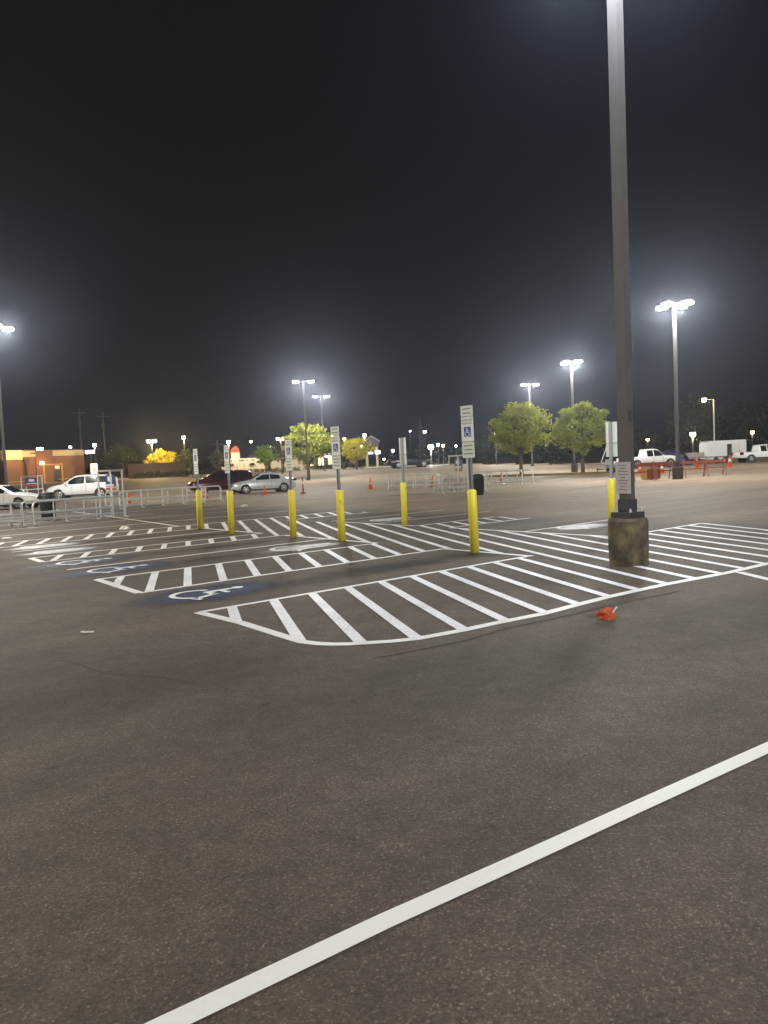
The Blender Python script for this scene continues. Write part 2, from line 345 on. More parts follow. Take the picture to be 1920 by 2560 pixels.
tag(ht.build('hatch_stripes', HWHITE), 'white diagonal hatch stripes of the access aisles', kind='structure')
sm1 = MB(); SEAM = pm('tar_seam', (.026, .022, .018), .9, 0, .3, 9)
ribbon(sm1, [gp(*p) for p in ((930, 1645), (989, 1637), (1062, 1622), (1170, 1600), (1266, 1571), (1382, 1548), (1500, 1520), (1700, 1478))], .022, .003)
random.seed(44)
for (x0, y0, x1, y1) in ((120, 1650, 760, 1720), (1480, 1640, 1910, 1600), (20, 1480, 330, 1505)):
    a, b = gp(x0, y0), gp(x1, y1); n = 26; pts = []
    off_ = 0
    for i in range(n):
        off_ += random.uniform(-.05, .05); f = i / (n - 1); d = (b - a).normalized(); pts.append(a.lerp(b, f) + Vector((-d.y, d.x, 0)) * off_)
    ribbon(sm1, pts, random.uniform(.006, .010), .003)
tag(sm1.build('pavement_cracks', SEAM), 'dark cracks and a tar seam in the asphalt', kind='structure')
# wheelchair symbols
def isa_shape(m, sc, z, ox=0, oy=0, M=None):
    M = M or Matrix.Identity(4)
    def rib(pts, wd):
        n = len(pts); a = []; b = []
        for i, p in enumerate(pts):
            d = (Vector(pts[min(i + 1, n - 1)]) - Vector(pts[max(i - 1, 0)])).normalized(); q = Vector((-d.y, d.x)) * wd / 2
            a.append(m.bm.verts.new(M @ Vector(((p[0] + q.x) * sc + ox, (p[1] + q.y) * sc + oy, z)))); b.append(m.bm.verts.new(M @ Vector(((p[0] - q.x) * sc + ox, (p[1] - q.y) * sc + oy, z))))
        for i in range(n - 1): m.bm.faces.new((a[i], a[i + 1], b[i + 1], b[i]))
    m.poly([M @ Vector(((-.06 + .085 * math.cos(q)) * sc + ox, (.43 + .085 * math.sin(q)) * sc + oy, z)) for q in [2 * math.pi * i / 14 for i in range(14)]])
    rib([(-.06, .335), (-.045, .02)], .11)
    rib([(.0, .17), (.2, .17)], .07)
    rib([(-.1, -.02), (.19, -.02)], .09); rib([(.16, .02), (.30, -.36)], .09); rib([(.27, -.37), (.42, -.32)], .08)
    rib([(-.02 + .30 * math.cos(R(q)), -.19 + .30 * math.sin(R(q))) for q in range(125, 342, 12)], .08)
def isa(s, t, blue, white, sc=1.12, half=(1.25, .82)):
    p = w(s, t)
    M = Matrix.Rotation(R(-90), 4, 'Z')        # symbol up = +s
    o = MB().poly([(-half[0] * 1.2, -half[1] * 1.2, .0035), (half[0] * 1.2, -half[1] * 1.2, .0035), (half[0] * 1.2, half[1] * 1.2, .0035), (-half[0] * 1.2, half[1] * 1.2, .0035)])
    isa_shape(o, sc, .0095, 0, 0, M)
    ob = o.build('wheelchair_symbol', [blue, white]); ob.location = p; ob.rotation_euler = (0, 0, TH)
    for i, f in enumerate(ob.data.polygons): f.material_index = 0 if i == 0 else 1
    return tag(ob, 'white wheelchair symbol on a sprayed blue patch', kind='structure')
isa(5.05, 10.38, BLUE, WHITE)
isa(5.25, 14.55, BLUE, WHITE); isa(5.25, 16.5, BLUE, WHITE); isa(5.6, 19.5, BLUE_GLARE, WHITE); isa(5.75, 21.3, BLUE_GLARE, WHITE)
isa(9.3, 14.35, paint('old_white_patch', (.66, .64, .62), .6, .52, soft=(1.1, .5)), OLDW, 1.5); isa(15.6, 11.6, BLUE_GLARE, WHITE, 1.3); isa(15.3, 18.6, BLUE_GLARE, WHITE, 1.3)
# ------------------------------------------------------------------ lot lamps
LED = (1.0, .965, .885)
COOL = (.86, .93, 1.0)
WARML = (1.0, .90, .70)
def lot_lamp(px, Y, hh, label, heads, rz, power, base=True, pos=None, psz=.17, mat=None, group='tall lot lamps', col=None, reach=.8):
    p = pos or onground(px, Y); t = thing('lot_lamp', label, 'lamp post', p, rz, group)
    if base: MB().lathe([(.30, 0), (.31, .3), (.31, .70), (.29, .74), (.27, .745)], n=24).build('base', FBASE, t)
    z0 = .74 if base else 0
    MB().box((0, 0, z0 + .05), (.38, .38, .10), bev=.01).build('base_plate', DSTEEL, t)
    MB().box((0, 0, z0 + .10 + .10), (psz + .05, psz + .05, .20), bev=.01).build('base_cover', DSTEEL, t)
    MB().box((0, 0, (z0 + .3 + hh) / 2), (psz, psz, hh - z0 - .3)).build('pole', mat or POLE, t)
    for a in heads:
        d = Vector((math.cos(a), math.sin(a), 0)); M = Matrix.Rotation(a, 4, 'Z')
        MB().box((reach / 2 - .12, 0, hh - .1), (reach - .40, .07, .09), M=M).build('arm', mat or POLE, t)
        hd = MB().box((reach, 0, hh - .05), (.66, .42, .12), M=M, bev=.03).build('lamp_head', mat or POLE, t)
        MB().box((reach, 0, hh - .165), (.62, .40, .13), M=M, bev=.04).build('lens', LEDM, hd)
        light(d * reach + Vector((0, 0, hh - .36)), power / len(heads), col or LED, .16, t)
    return t
PW = 8000
near = lot_lamp(0, 0, 9.9, 'nearest tall square lamp post on a stained round concrete base', [0, math.pi / 2, math.pi, -math.pi / 2], TH, 1800, pos=w(10.70, 7.07), col=COOL, reach=1.05)
lot_lamp(1694, 45.7, 10.3, 'tall lamp with a wide white glare right of the nearest pole', [0, math.pi / 2, math.pi, -math.pi / 2], TH, PW)
lot_lamp(1436, 72, 10.3, 'tall lamp glaring above and between the two big round trees', [0, math.pi / 2, math.pi, -math.pi / 2], TH, PW)
lot_lamp(1331, 97, 10.3, 'smaller white lamp rising behind the left one of the two round trees', [0, math.pi], .2, PW, base=False)
lot_lamp(769, 80, 10.3, 'twin headed lamp above the round tree behind the silver sedan', [0, math.pi], .15, PW, base=False)
lot_lamp(811, 106, 10.3, 'twin headed lamp just right of and below the other twin lamp', [0, math.pi], .1, PW, base=False)
lot_lamp(12, 50, 11.6, 'tall lamp cut by the left edge of the view beside the brick building', [0, math.pi / 2, math.pi, -math.pi / 2], TH, PW)
MB().box((0, -.092, 2.35), (.09, .012, .16), bev=.003).build('hand_hole_cover', DSTEEL, near)
for sx in (-.15, .15):
    for sy in (-.15, .15): MB().lathe([(.022, .84), (.022, .875), (.012, .875), (.012, .90)], (sx, sy, 0), 6).build('bolt', GALV, near)
# unseen lamp posts added outside the picture to light foreground and far right
lot_lamp(0, 0, 10.3, 'added unseen tall lot lamp to the left of the first stalls', [0, math.pi / 2, math.pi, -math.pi / 2], TH, 12500, pos=Vector((-21, 22, 0)), col=WARML)
lot_lamp(0, 0, 10.3, 'added unseen tall lot lamp behind the viewer at left', [0, math.pi / 2, math.pi, -math.pi / 2], TH, 7500, pos=Vector((-11, -16, 0)), col=WARML)
lot_lamp(0, 0, 10.3, 'added unseen tall lot lamp behind the viewer at right', [0, math.pi / 2, math.pi, -math.pi / 2], TH, 19500, pos=Vector((17, -11, 0)), col=LED)
lot_lamp(0, 0, 10.3, 'added unseen tall lot lamp right of the white box trailer', [0, math.pi / 2, math.pi, -math.pi / 2], TH, 11000, pos=Vector((44, 62, 0)), base=False)
# stains and yellow remnants on the near base come from its own worn paint material
def worn_base():
    m = bpy.data.materials.new('worn_yellow_concrete'); m.use_nodes = True; t = m.node_tree; N = t.nodes; L = t.links; b = N['Principled BSDF']
    tc = N.new('ShaderNodeTexCoord'); n = N.new('ShaderNodeTexNoise'); n.inputs['Scale'].default_value = 3.2; n.inputs['Detail'].default_value = 7; n.inputs['Roughness'].default_value = .65; L.new(tc.outputs['Object'], n.inputs[0])
    r = N.new('ShaderNodeValToRGB'); e = r.color_ramp.elements; e[0].position = .36; e[0].color = (.045, .036, .029, 1); e[1].position = .72; e[1].color = (.27, .215, .115, 1)
    x = e.new(.5); x.color = (.115, .09, .062, 1); L.new(n.outputs[0], r.inputs[0]); L.new(r.outputs[0], b.inputs['Base Color']); b.inputs['Roughness'].default_value = .9
    bp = N.new('ShaderNodeBump'); bp.inputs['Strength'].default_value = .6; bp.inputs['Distance'].default_value = .02; L.new(n.outputs[0], bp.inputs['Height']); L.new(bp.outputs[0], b.inputs['Normal']); return m
for c in near.children:
    if c.name.startswith('base') and not c.name.startswith('base_'):
        c.data.materials.clear(); c.data.materials.append(worn_base()); c['label'] = 'stained round concrete base with worn yellow paint'
# paper notice on the near pole
nt_ = thing('paper_notice', 'weathered white paper notice fixed low on the nearest lamp post', 'notice', w(10.70, 7.07) + Vector((0, 0, 1.08)), TH)
MB().box((-.098, 0, .30), (.012, .27, .50), bev=.003).build('sheet', pm('notice_paper', (.50, .47, .50), .7, 0, .25, 9), nt_)
im = MB()
for i in range(9):
    wd = .19 * random.uniform(.45, 1); im.box((-.1055, random.uniform(-.01, .01), .50 - i * .048), (.002, wd, .014))
im.build('print', pm('notice_ink', (.20, .19, .21), .8), nt_)
# ------------------------------------------------------------------ accessible parking signs
FACE = Matrix(((0, 0, -1, 0), (-1, 0, 0, 0), (0, 1, 0, 0), (0, 0, 0, 1)))     # local x,y of a sign -> -Y, Z ; normal -X
def psign(s, t, label, extra, flip=False, lower=True, top=2.46):
    p = w(s, t); r = thing('accessible_parking_sign', label, 'parking sign', p, TH + (math.pi if flip else 0) + random.uniform(-.06, .06), 'parking signs in yellow bollards'); r.rotation_euler[0] = random.uniform(-.010, .010); r.rotation_euler[1] = random.uniform(-.012, .012)
    MB().lathe([(.088, 0), (.088, 1.16), (.075, 1.19), (.045, 1.205)], n=20).build('bollard', YEL, r, True)
    u = MB(); u.box((0, 0, (1.2 + top) / 2), (.03, .07, top - 1.2)).box((-.018, .028, (1.2 + top) / 2), (.03, .012, top - 1.2)).box((-.018, -.028, (1.2 + top) / 2), (.03, .012, top - 1.2)); u.build('post', POST, r)
    z = top
    def plate(h0, mat, name='sign_plate', wd=.305):
        nonlocal z
        o = MB().box((-.04, 0, z - h0 / 2), (.006, wd, h0), bev=.002).build(name, mat, r); z0 = z; z -= h0 + .012; return o, z0 - h0 / 2
    if extra:
        o, c = plate(.20, SIGNG); l = MB()
        for i in range(2): l.box((-.0445, 0, c + .04 - i * .08), (.002, .2, .026))
        l.build('print', INK, o)
    o, c = plate(.46, SIGNW)
    l = MB()
    MT = Matrix.Translation((-.0445, 0, c + .14)) @ FACE
    lettering('RESERVED\nPARKING', .062, INK, o, MT, .001)
    b = MB().box((-.044, 0, c - .05), (.003, .17, .19)).build('symbol_panel', SIGNB, o)
    y = MB(); isa_shape(y, .17, .0, 0, 0, Matrix.Translation((-.0475, 0, c - .055)) @ FACE); y.build('wheelchair_symbol', SIGNW, o)
    if lower:
        o, c = plate(.30, SIGNG); l = MB()
        for i in range(3): l.box((-.0445, 0, c + .08 - i * .075), (.002, .22 - .03 * (i % 2), .024))
        l.build('print', INK, o)
    return r
psign(10.55, 10.33, 'closest yellow bollard sign with three stacked plates, left of the lamp post', True, top=2.79)
psign(10.52, 14.59, 'yellow bollard sign with three stacked plates beside the round dark trunk tree', True, top=2.67)
psign(10.49, 16.65, 'two plate yellow bollard sign in front of the silver sedan tail', False)
psign(10.20, 19.39, 'two plate yellow bollard sign between the maroon car and silver sedan', False)
psign(10.55, 22.07, 'two plate yellow bollard sign at the cart rail end, leftmost bollard', False)
psign(14.20, 16.61, 'yellow bollard sign turned away showing plain grey plate backs beyond the hatching', False, True)
psign(14.84, 10.21, 'yellow bollard sign turned away half hidden behind the nearest lamp post', False, True)
# ------------------------------------------------------------------ litter
def blob(name, label, cat, loc, sc, mat, seed, sub=3, rough=.35):
    random.seed(seed); b = MB(); bmesh.ops.create_icosphere(b.bm, subdivisions=sub, radius=1)
    from mathutils import noise as mn
    for v in b.bm.verts:
        n = mn.noise(v.co * 1.7 + Vector((seed, 0, 0))); n2 = mn.noise(v.co * 4.5 + Vector((0, seed, 0)))
        v.co = v.co * (1 + rough * n + rough * .6 * n2); v.co = Vector((v.co.x * sc[0], v.co.y * sc[1], max(-.25, v.co.z) * sc[2] + .25 * sc[2]))
    return tag(b.build(name, mat, loc=loc), label, cat)
rg = blob('crumpled_rag', 'crumpled orange red rag lying on the asphalt near the hatching', 'rag', gp(1515, 1546), (.105, .08, .085), pm('rag_orange', (.55, .10, .03), .7, 0, .5, 22), 3, 4, .45)
MB().tube([(.05, -.05, .06), (.115, -.02, .125)], .008, 6).build('strap', CONEW, rg)
blob('crumpled_paper', 'crumpled white paper lying behind the hatched aisle near the cart corral', 'litter', gp(312, 1323), (.15, .08, .08), CONEW, 5, 3, .5)
blob('paper_scrap', 'flat white paper scrap on the asphalt by the left edge of view', 'litter', gp(18, 1346), (.16, .10, .03), CONEW, 9, 3, .4)
blob('plastic_scrap', 'small white plastic scrap on open asphalt right of the second bollard', 'litter', gp(611, 1266), (.16, .12, .07), CONEW, 11, 3, .5)
st = MB(); st.tube([(0, .04, .012), (-.02, 0, .012), (.02, -.015, .012), (.13, -.01, .012)], .011, 6)
tag(st.build('bent_straw', CONEW, loc=gp(207, 1583)), 'bent pale drinking straw on the foreground asphalt at left', 'litter')
# ------------------------------------------------------------------ cart corrals
def rail_side(m, L, y, posts):
    r = .040
    m.tube([(0, y, .10), (0, y, .72), (.05, y, .83), (.14, y, .88), (L - .14, y, .88), (L - .05, y, .83), (L, y, .72), (L, y, .10)], r)
    m.tube([(0, y, .42), (L, y, .42)], .032); m.tube([(0, y, .16), (L, y, .16)], .028)
    for i in range(1, posts): m.tube([(L * i / posts, y, .03), (L * i / posts, y, .88)], .03)
def corral(label, loc, rz, L, wd, gantry=None, posts=3, low=False):
    t = thing('cart_corral', label, 'cart corral', loc, rz, 'shopping cart corrals')
    for sgn in (-1, 1):
        m = MB(); rail_side(m, L, sgn * wd / 2, posts); m.build('rail', GALV, t)
        for i in range(posts + 1):
            f = MB(); x = L * i / posts; f.tube([(x, sgn * wd / 2, .10), (x, sgn * wd / 2 + sgn * .03, .03), (x, sgn * wd / 2 + sgn * .22, .02)], .024).box((x, sgn * (wd / 2 + .2), .012), (.11, .12, .02)); f.build('foot', GALV, t)
    if gantry is not None:
        x = gantry; g = MB(); hh = 1.95
        for sgn in (-1, 1):
            for dx in (0, .5): g.tube([(x + dx, sgn * wd / 2, 0), (x + dx, sgn * wd / 2, hh)], .04)
            g.tube([(x, sgn * wd / 2, hh), (x + .5, sgn * wd / 2, hh)], .035)
        for dx in (0, .5): g.tube([(x + dx, -wd / 2, hh), (x + dx, wd / 2, hh)], .03)
        g.box((x + .27, 0, hh + .03), (.62, wd + .08, .03)); g.build('gantry', GALV, t)
        sp = MB().box((x + .27, 0, hh - .42), (.03, wd * .8, .5), bev=.01).build('sign_panel', pm('corral_blue', (.05, .075, .25), .45, 0, .1, 5), t)
        MB().box((x + .235, 0, hh - .34), (.006, wd * .34, .2)).box((x + .235, 0, hh - .60), (.006, wd * .62, .07)).build('print', CONEW, sp)
        MB().box((x + .27, 0, hh - .76), (.034, wd * .8, .12)).build('sign_strip', pm('corral_red', (.42, .10, .08), .5, 0, .1, 5), t)
    return t
pA = gp(85, 1312); pB = gp(300, 1293)
dA = (pB - pA); aA = math.atan2(dA.y, dA.x); LA = dA.length
off = Vector((-math.sin(aA), math.cos(aA), 0)) * .55
corral('galvanised cart corral with a blue sign gantry in front of the white SUV', pA + off, aA, LA + .25, 1.1, LA - .3, 3)
corral('galvanised cart corral rails running out of view at the left edge', pA + off - dA.normalized() * 4.6, aA, 4.2, 1.1, None, 3)
p1 = gp(300, 1273); p2 = gp(553, 1253); d2 = p2 - p1; a2 = math.atan2(d2.y, d2.x)
corral('long galvanised cart corral rail behind the two leftmost yellow bollards', p1 + Vector((-math.sin(a2), math.cos(a2), 0)) * .8, a2, d2.length, 1.6, None, 5)
p3 = gp(-60, 1262); p4 = gp(112, 1248); d3 = p4 - p3; a3 = math.atan2(d3.y, d3.x)
corral('cart corral with its gantry before the white sedan and brick building', p3 + Vector((-math.sin(a3), math.cos(a3), 0)) * .9, a3, d3.length, 1.7, d3.length - .6, 3)
p5 = gp(1180, 1231); aC = R(12)
corral('cart corral with a sign gantry behind the closest bollard sign', p5 + Vector((-1.7, .8, 0)), aC, 2.4, 1.6, .9, 2)
p6 = gp(975, 1223); p7 = gp(1100, 1218); d6 = p7 - p6
corral('low cart corral hoops beside the orange cone in the middle distance', p6 + Vector((0, .7, 0)), math.atan2(d6.y, d6.x), d6.length, 1.3, None, 4)
p8 = gp(1210, 1213); p9 = gp(1325, 1211); d8 = p9 - p8
corral('long pale cart corral before the left one of the two round trees', p8 + Vector((0, .7, 0)), math.atan2(d8.y, d8.x), d8.length, 1.3, None, 3)
# ------------------------------------------------------------------ bins
def bin_(label, loc, sc=1.):
    t = thing('trash_bin', label, 'trash bin', loc, .5, 'black trash bins'); q = sc
    MB().lathe([(.26 * q, 0), (.27 * q, .02), (.31 * q, .80 * q), (.34 * q, .84 * q), (.34 * q, .90 * q)], n=24).build('body', BLK, t, True)
    MB().lathe([(.33 * q, .88 * q), (.35 * q, .92 * q), (.33 * q, 1.02 * q), (.20 * q, 1.10 * q), (.15 * q, 1.10 * q)], n=24).build('lid', BLK, t, True)
    return t
bin_('round black trash bin behind the corral rails near the white SUV', gp(122, 1297), 1.05)
bin_('round black trash bin right beside the closest bollard sign post', gp(1197, 1237), .92)
# ------------------------------------------------------------------ cones
def cone(label, loc, h=.72, tall=False):
    t = thing('traffic_cone', label, 'traffic cone', loc, random.uniform(0, 1), 'orange traffic cones'); h0 = h
    MB().box((0, 0, .02), (.38 * h0 / .72, .38 * h0 / .72, .04), bev=.01).build('base', ORANGE, t)
    MB().lathe([(.14 * h0 / .72, .04), (.03, h0 - .02), (.02, h0)], n=16).build('body', ORANGE, t, True)
    MB().lathe([(.098 * h0 / .72, h0 * .42), (.065 * h0 / .72, h0 * .64)], n=16).build('band', CONEW, t, True)
    return t
cone('orange cone with a white band standing alone right of the second lamp post tree', gp(927, 1223), .80)
cone('orange cone standing in front of the low corral hoops', gp(1083, 1216), .80)
cone('orange cone standing in front of the silver sedan doors', gp(662, 1238), .68)
cone('orange cone between the two leftmost yellow bollards', gp(516, 1249), .70)
cone('orange cone below the cart rail right of the white SUV', gp(323, 1260), .74)
cone('orange cone on the pale corral before the left round tree', gp(1254, 1206), .72)
cone('orange cone standing alone in front of the white box trailer', gp(1825, 1167), 1.05)
cone('orange cone at the barricade end left of the white box trailer', gp(1743, 1170), 1.0)
cone('pinkish cone standing behind the barricades below the left pickup', gp(1600, 1184), .85)
cone('pinkish cone standing behind the barricades below the blue tarp', gp(1655, 1184), .9)
dl = thing('delineator_post', 'slim red channelizer post standing right of the silver sedan', 'traffic post', gp(758, 1234))
MB().lathe([(.2, 0), (.2, .06), (.06, .10), (.05, 1.05), (.03, 1.1)], n=14).build('body', pm('delineator_red', (.30, .06, .03), .6), dl, True)
MB().lathe([(.063, .62), (.060, .78)], n=14).build('band', CONEW, dl)
# ------------------------------------------------------------------ barricades at right
BRED = pm('barricade_red', (.30, .06, .05), .55, 0, .2, 5); BORG = pm('barricade_orange', (.30, .075, .05), .55, 0, .2, 5)
def barricade(label, px, Y, L, mat, rz=0.05):
    t = thing('barricade', label, 'barricade', onground(px, Y), rz, 'red and orange barricades')
    MB().box((0, 0, .92), (L, .05, .17), bev=.01).build('top_board', mat, t); MB().box((0, 0, .52), (L, .04, .07)).build('lower_board', mat, t)
    for sx in (-1, 1):
        for sy in (-1, 1): MB().tube([(sx * (L / 2 - .15), sy * .34, 0), (sx * (L / 2 - .15), sy * .03, 1.1)], .027, 6).build('leg', mat, t)
    return t
barricade('red barricade standing directly right of the nearest lamp post', 1606, 45.5, 1.5, BRED)
barricade('red barricade in front of the blue tarp and wooden crate', 1657, 46.5, 1.4, BRED, .12)
barricade('orange red barricade right of the second lamp pole', 1736, 47.5, 1.7, BORG)
barricade('orange barricade before the door end of the white box trailer', 1788, 48.5, 1.4, BORG, -.1)
cr = thing('wooden_crate', 'dark open wooden crate with yellow edges among the barricades', 'crate', onground(1627, 47), .2)
MB().box((0, 0, .34), (.9, .6, .6)).build('box', pm('crate_wood', (.16, .075, .03), .8, 0, .4, 6), cr)
MB().box((-.46, 0, .36), (.03, .64, .66)).box((0, -.315, .66), (.94, .03, .06)).build('frame', pm('crate_yellow', (.50, .27, .05), .7), cr)
# ------------------------------------------------------------------ cars
def interp(tab, x, k):
    for a, b in zip(tab, tab[1:]):
        if a[0] <= x <= b[0]: return a[k] + (b[k] - a[k]) * ((x - a[0]) / (b[0] - a[0]) if b[0] > a[0] else 0)
    return tab[0][k] if x < tab[0][0] else tab[-1][k]
def car(name, label, cat, loc, rz, tab, wins, screens, axles, R0, paintm, parts, group='cars parked on the lot', sc=1.):
    """tab rows: x, z_bottom, z_belt, half_width, z_top, half_width_top ; +x is the front"""
    t = thing(name, label, cat, loc, rz, group); t.scale = (sc, sc, sc)
    tab = sorted(tab); b = MB(); rings = []
    xs = []
    for a, c in zip(tab, tab[1:]):
        n = 4; xs += [a[0] + (c[0] - a[0]) * i / n for i in range(n)]
    xs.append(tab[-1][0])
    for x in xs:
        zb, zl, hw, zt, ht = [interp(tab, x, q) for q in range(1, 6)]
        half = [(0, zb), (hw * .88, zb), (hw * .985, zb + .10), (hw, zb + (zl - zb) * .45), (hw * .985, zl - .07), (hw * .955, zl), (ht * 1.0, zt - .05 if zt - zl > .1 else zl + (zt - zl) * .5), (ht * .88, zt), (0, zt + .015)]
        pts = [(-y, z) for y, z in half[::-1][:-1]] + [half[0]] + half[1:-1]
        rings.append([b.bm.verts.new((x, y, z)) for y, z in pts])
    n = len(rings[0])
    for p, q in zip(rings, rings[1:]):
        for i in range(n): b.bm.faces.new((p[i], p[(i + 1) % n], q[(i + 1) % n], q[i]))
    b.bm.faces.new(rings[0]); b.bm.faces.new(rings[-1][::-1])
    b.build('body', paintm, t, True)
    for sgn in (-1, 1):
        for x0, x1 in wins:
            g = MB(); row = []
            for x in lin(x0, x1, 9):
                zl, hw, zt, ht = [interp(tab, x, q) for q in (2, 3, 4, 5)]
                za = zl + .045; zc = max(za + .01, zt - .10); f = lambda z: hw * .955 + (ht - hw * .955) * ((z - zl) / max(.02, zt - .05 - zl))
                row.append((g.bm.verts.new((x, sgn * (f(za) + .012), za)), g.bm.verts.new((x, sgn * (f(zc) + .012), zc))))
            for p, q in zip(row, row[1:]): g.bm.faces.new((p[0], q[0], q[1], p[1]))
            g.build('window', GLASS, t)
    for x0, x1, nm in screens:
        g = MB(); row = []
        for x in lin(x0, x1, 7):
            zt, ht = interp(tab, x, 4), interp(tab, x, 5); row.append([g.bm.verts.new((x, ht * .8 * k2, zt + .018 + (.012 if abs(k2) < .5 else .002))) for k2 in (-1, -.4, .4, 1)])
        for p, q in zip(row, row[1:]):
            for i in range(3): g.bm.faces.new((p[i], q[i], q[i + 1], p[i + 1]))
        g.build(nm, GLASS, t)
    for ax in axles:
        hw = interp(tab, ax, 3)
        for sgn in (-1, 1):
            Mx = Matrix.Translation((ax, sgn * (hw - .10), R0)) @ Matrix.Rotation(R(-90 * sgn), 4, 'X')
            MB().lathe([(R0 * 1.17, -.02), (R0 * 1.17, .106)], n=26, M=Mx).build('wheel_arch', BLK, t)
            wh = MB().lathe([(R0 * .6, -.08), (R0 * .95, -.08), (R0, -.03), (R0, .09), (R0 * .95, .125), (R0 * .66, .125), (R0 * .64, .10)], n=26, M=Mx).build('wheel', RUB, t, False)
            rm = MB(); rm.lathe([(R0 * .60, .09), (R0 * .66, .13), (R0 * .60, .134), (R0 * .55, .10)], n=26, M=Mx)
            for s5 in range(5):
                q = Mx @ Matrix.Rotation(2 * math.pi * s5 / 5 + .3, 4, 'Z'); rm.box((R0 * .32, 0, .118), (R0 * .56, R0 * .22, .03), M=q)
            rm.lathe([(R0 * .14, .10), (R0 * .13, .14)], n=12, M=Mx); rm.build('rim', CHROME, wh)
    xf, xr = tab[-1][0], tab[0][0]
    for sgn in (-1, 1):
        xh = xf - parts.get('hx', .42); hw = interp(tab, xh, 3); zh = parts.get('hz', .72)
        hl = MB(); hl.prism([(xh - .25, sgn * (hw + .008), zh + .09), (xh + .10, sgn * (hw * .99 + .006), zh + .05), (xf - .03, sgn * hw * .70, zh - .03), (xf - .02, sgn * hw * .68, zh - .10), (xh + .12, sgn * (hw + .004), zh - .08)], (0, -sgn * .12, 0)); hl.build('headlight', HEADL, t)
        hw2 = interp(tab, xr + .2, 3); zt2 = parts.get('tz', .88)
        MB().box((xr + .12, sgn * hw2 * .90, zt2), (.34, hw2 * .26, parts.get('th', .16)), bev=.03).build('taillight', TAIL, t)
        xm = parts.get('mx', .75); hw3 = interp(tab, xm, 3); zm = interp(tab, xm, 2) + .09
        MB().box((xm, sgn * (hw3 + .10), zm), (.14, .20, .14), bev=.05).build('mirror', paintm, t, True)
        for hx in parts.get('handles', (-.15, -1.05)):
            MB().box((hx, sgn * (interp(tab, hx, 3) * .988 + .014), interp(tab, hx, 2) - .12), (.20, .028, .035), bev=.01).build('door_handle', CHROME if parts.get('ch') else paintm, t)
        sm_ = MB()
        for xs_ in parts.get('seams', (.55, -.42, -1.25)):
            zl = interp(tab, xs_, 2); zb = interp(tab, xs_, 1); hw4 = interp(tab, xs_, 3)
            sm_.box((xs_, sgn * (hw4 - .004), (zl + zb) / 2 + .08), (.012, .012, (zl - zb) * .72))
        sm_.build('door_seam', BLK, t)
        MB().box(((axles[0] + axles[1]) / 2, sgn * (interp(tab, 0, 3) - .03), tab[len(tab) // 2][1] + .05), (abs(axles[0] - axles[1]) - R0 * 2.3, .08, .10)).build('sill', BLK, t)
    MB().box((xf - .035, 0, parts.get('gz', .60)), (.09, interp(tab, xf, 3) * 1.15, .16), bev=.02).build('grille', BLK, t)
    MB().box((xf - .01, 0, .42), (.07, .52, .11)).build('number_plate', CONEW, t)
    return t
SEDAN = [(-2.32, .42, .86, .70, .90, .62), (-2.22, .30, .93, .82, .98, .72), (-1.65, .24, .96, .89, 1.03, .72), (-1.05, .22, .95, .91, 1.36, .58), (-.45, .21, .94, .915, 1.455, .60), (.15, .21, .93, .915, 1.43, .60), (.62, .21, .92, .91, 1.20, .66), (1.05, .22, .91, .90, .97, .74), (1.65, .24, .82, .88, .88, .72), (2.10, .28, .70, .80, .77, .62), (2.30, .36, .60, .62, .66, .50)]
SUV = [(-2.42, .50, 1.02, .78, 1.10, .66), (-2.36, .36, 1.10, .88, 1.50, .66), (-2.05, .30, 1.12, .93, 1.68, .66), (-1.2, .28, 1.10, .95, 1.74, .68), (-.3, .27, 1.08, .955, 1.76, .68), (.35, .27, 1.07, .955, 1.70, .67), (.85, .27, 1.06, .95, 1.40, .72), (1.30, .28, 1.05, .94, 1.13, .80), (1.80, .30, .98, .92, 1.06, .78), (2.20, .34, .88, .86, .95, .70), (2.40, .42, .72, .70, .80, .58)]
WP = pm('white_car_paint', (.76, .76, .77), .22, 0, .03, 3); SP = pm('silver_car_paint', (.60, .64, .66), .24, .25, .05, 3); MP = pm('maroon_car_paint', (.055, .012, .016), .18, .15, .08, 3); KP = pm('dark_car_paint', (.014, .016, .022), .2, .1, .1, 3)
def yaw(px): r = ray(px, 1160); return math.atan2(r.x, r.y)
SW = [(.72, -.32), (-.40, -1.12)]
car('parked_suv', 'white SUV facing left in front of the brick building', 'car', onground(203, 60.5), math.pi + .14, SUV, [(.80, -.32), (-.40, -1.25), (-1.35, -2.02)], [(1.22, .45, 'windshield')], (1.50, -1.42), .37, WP, dict(hz=.86, gz=.72, tz=1.08, th=.3, mx=.98), sc=1.06)
car('parked_sedan', 'silver sedan facing left behind the yellow bollards', 'car', onground(655, 55.5), math.pi + .34, SEDAN, SW, [(1.02, .28, 'windshield'), (-1.62, -.98, 'rear_window')], (1.42, -1.36), .325, SP, dict(), sc=.97)
car('parked_minivan', 'dark maroon minivan parked beside the silver sedan', 'car', onground(548, 58.5), math.pi + .40, SUV, [(.80, -.32), (-.40, -1.25), (-1.35, -2.02)], [(1.22, .45, 'windshield')], (1.50, -1.42), .34, MP, dict(hz=.80, gz=.66, tz=1.0, th=.3, mx=.98), sc=.98)
car('parked_sedan', 'white sedan facing right cut off by the left edge of the view', 'car', onground(0, 46.5), -.06, SEDAN, SW, [(1.02, .28, 'windshield'), (-1.62, -.98, 'rear_window')], (1.42, -1.36), .335, WP, dict(), sc=1.0)
car('parked_sedan', 'very dark sedan at the grass verge left of the corral gantry', 'car', onground(1022, 103), .25, SEDAN, SW, [(1.02, .28, 'windshield'), (-1.62, -.98, 'rear_window')], (1.42, -1.36), .325, KP, dict(), sc=1.25)
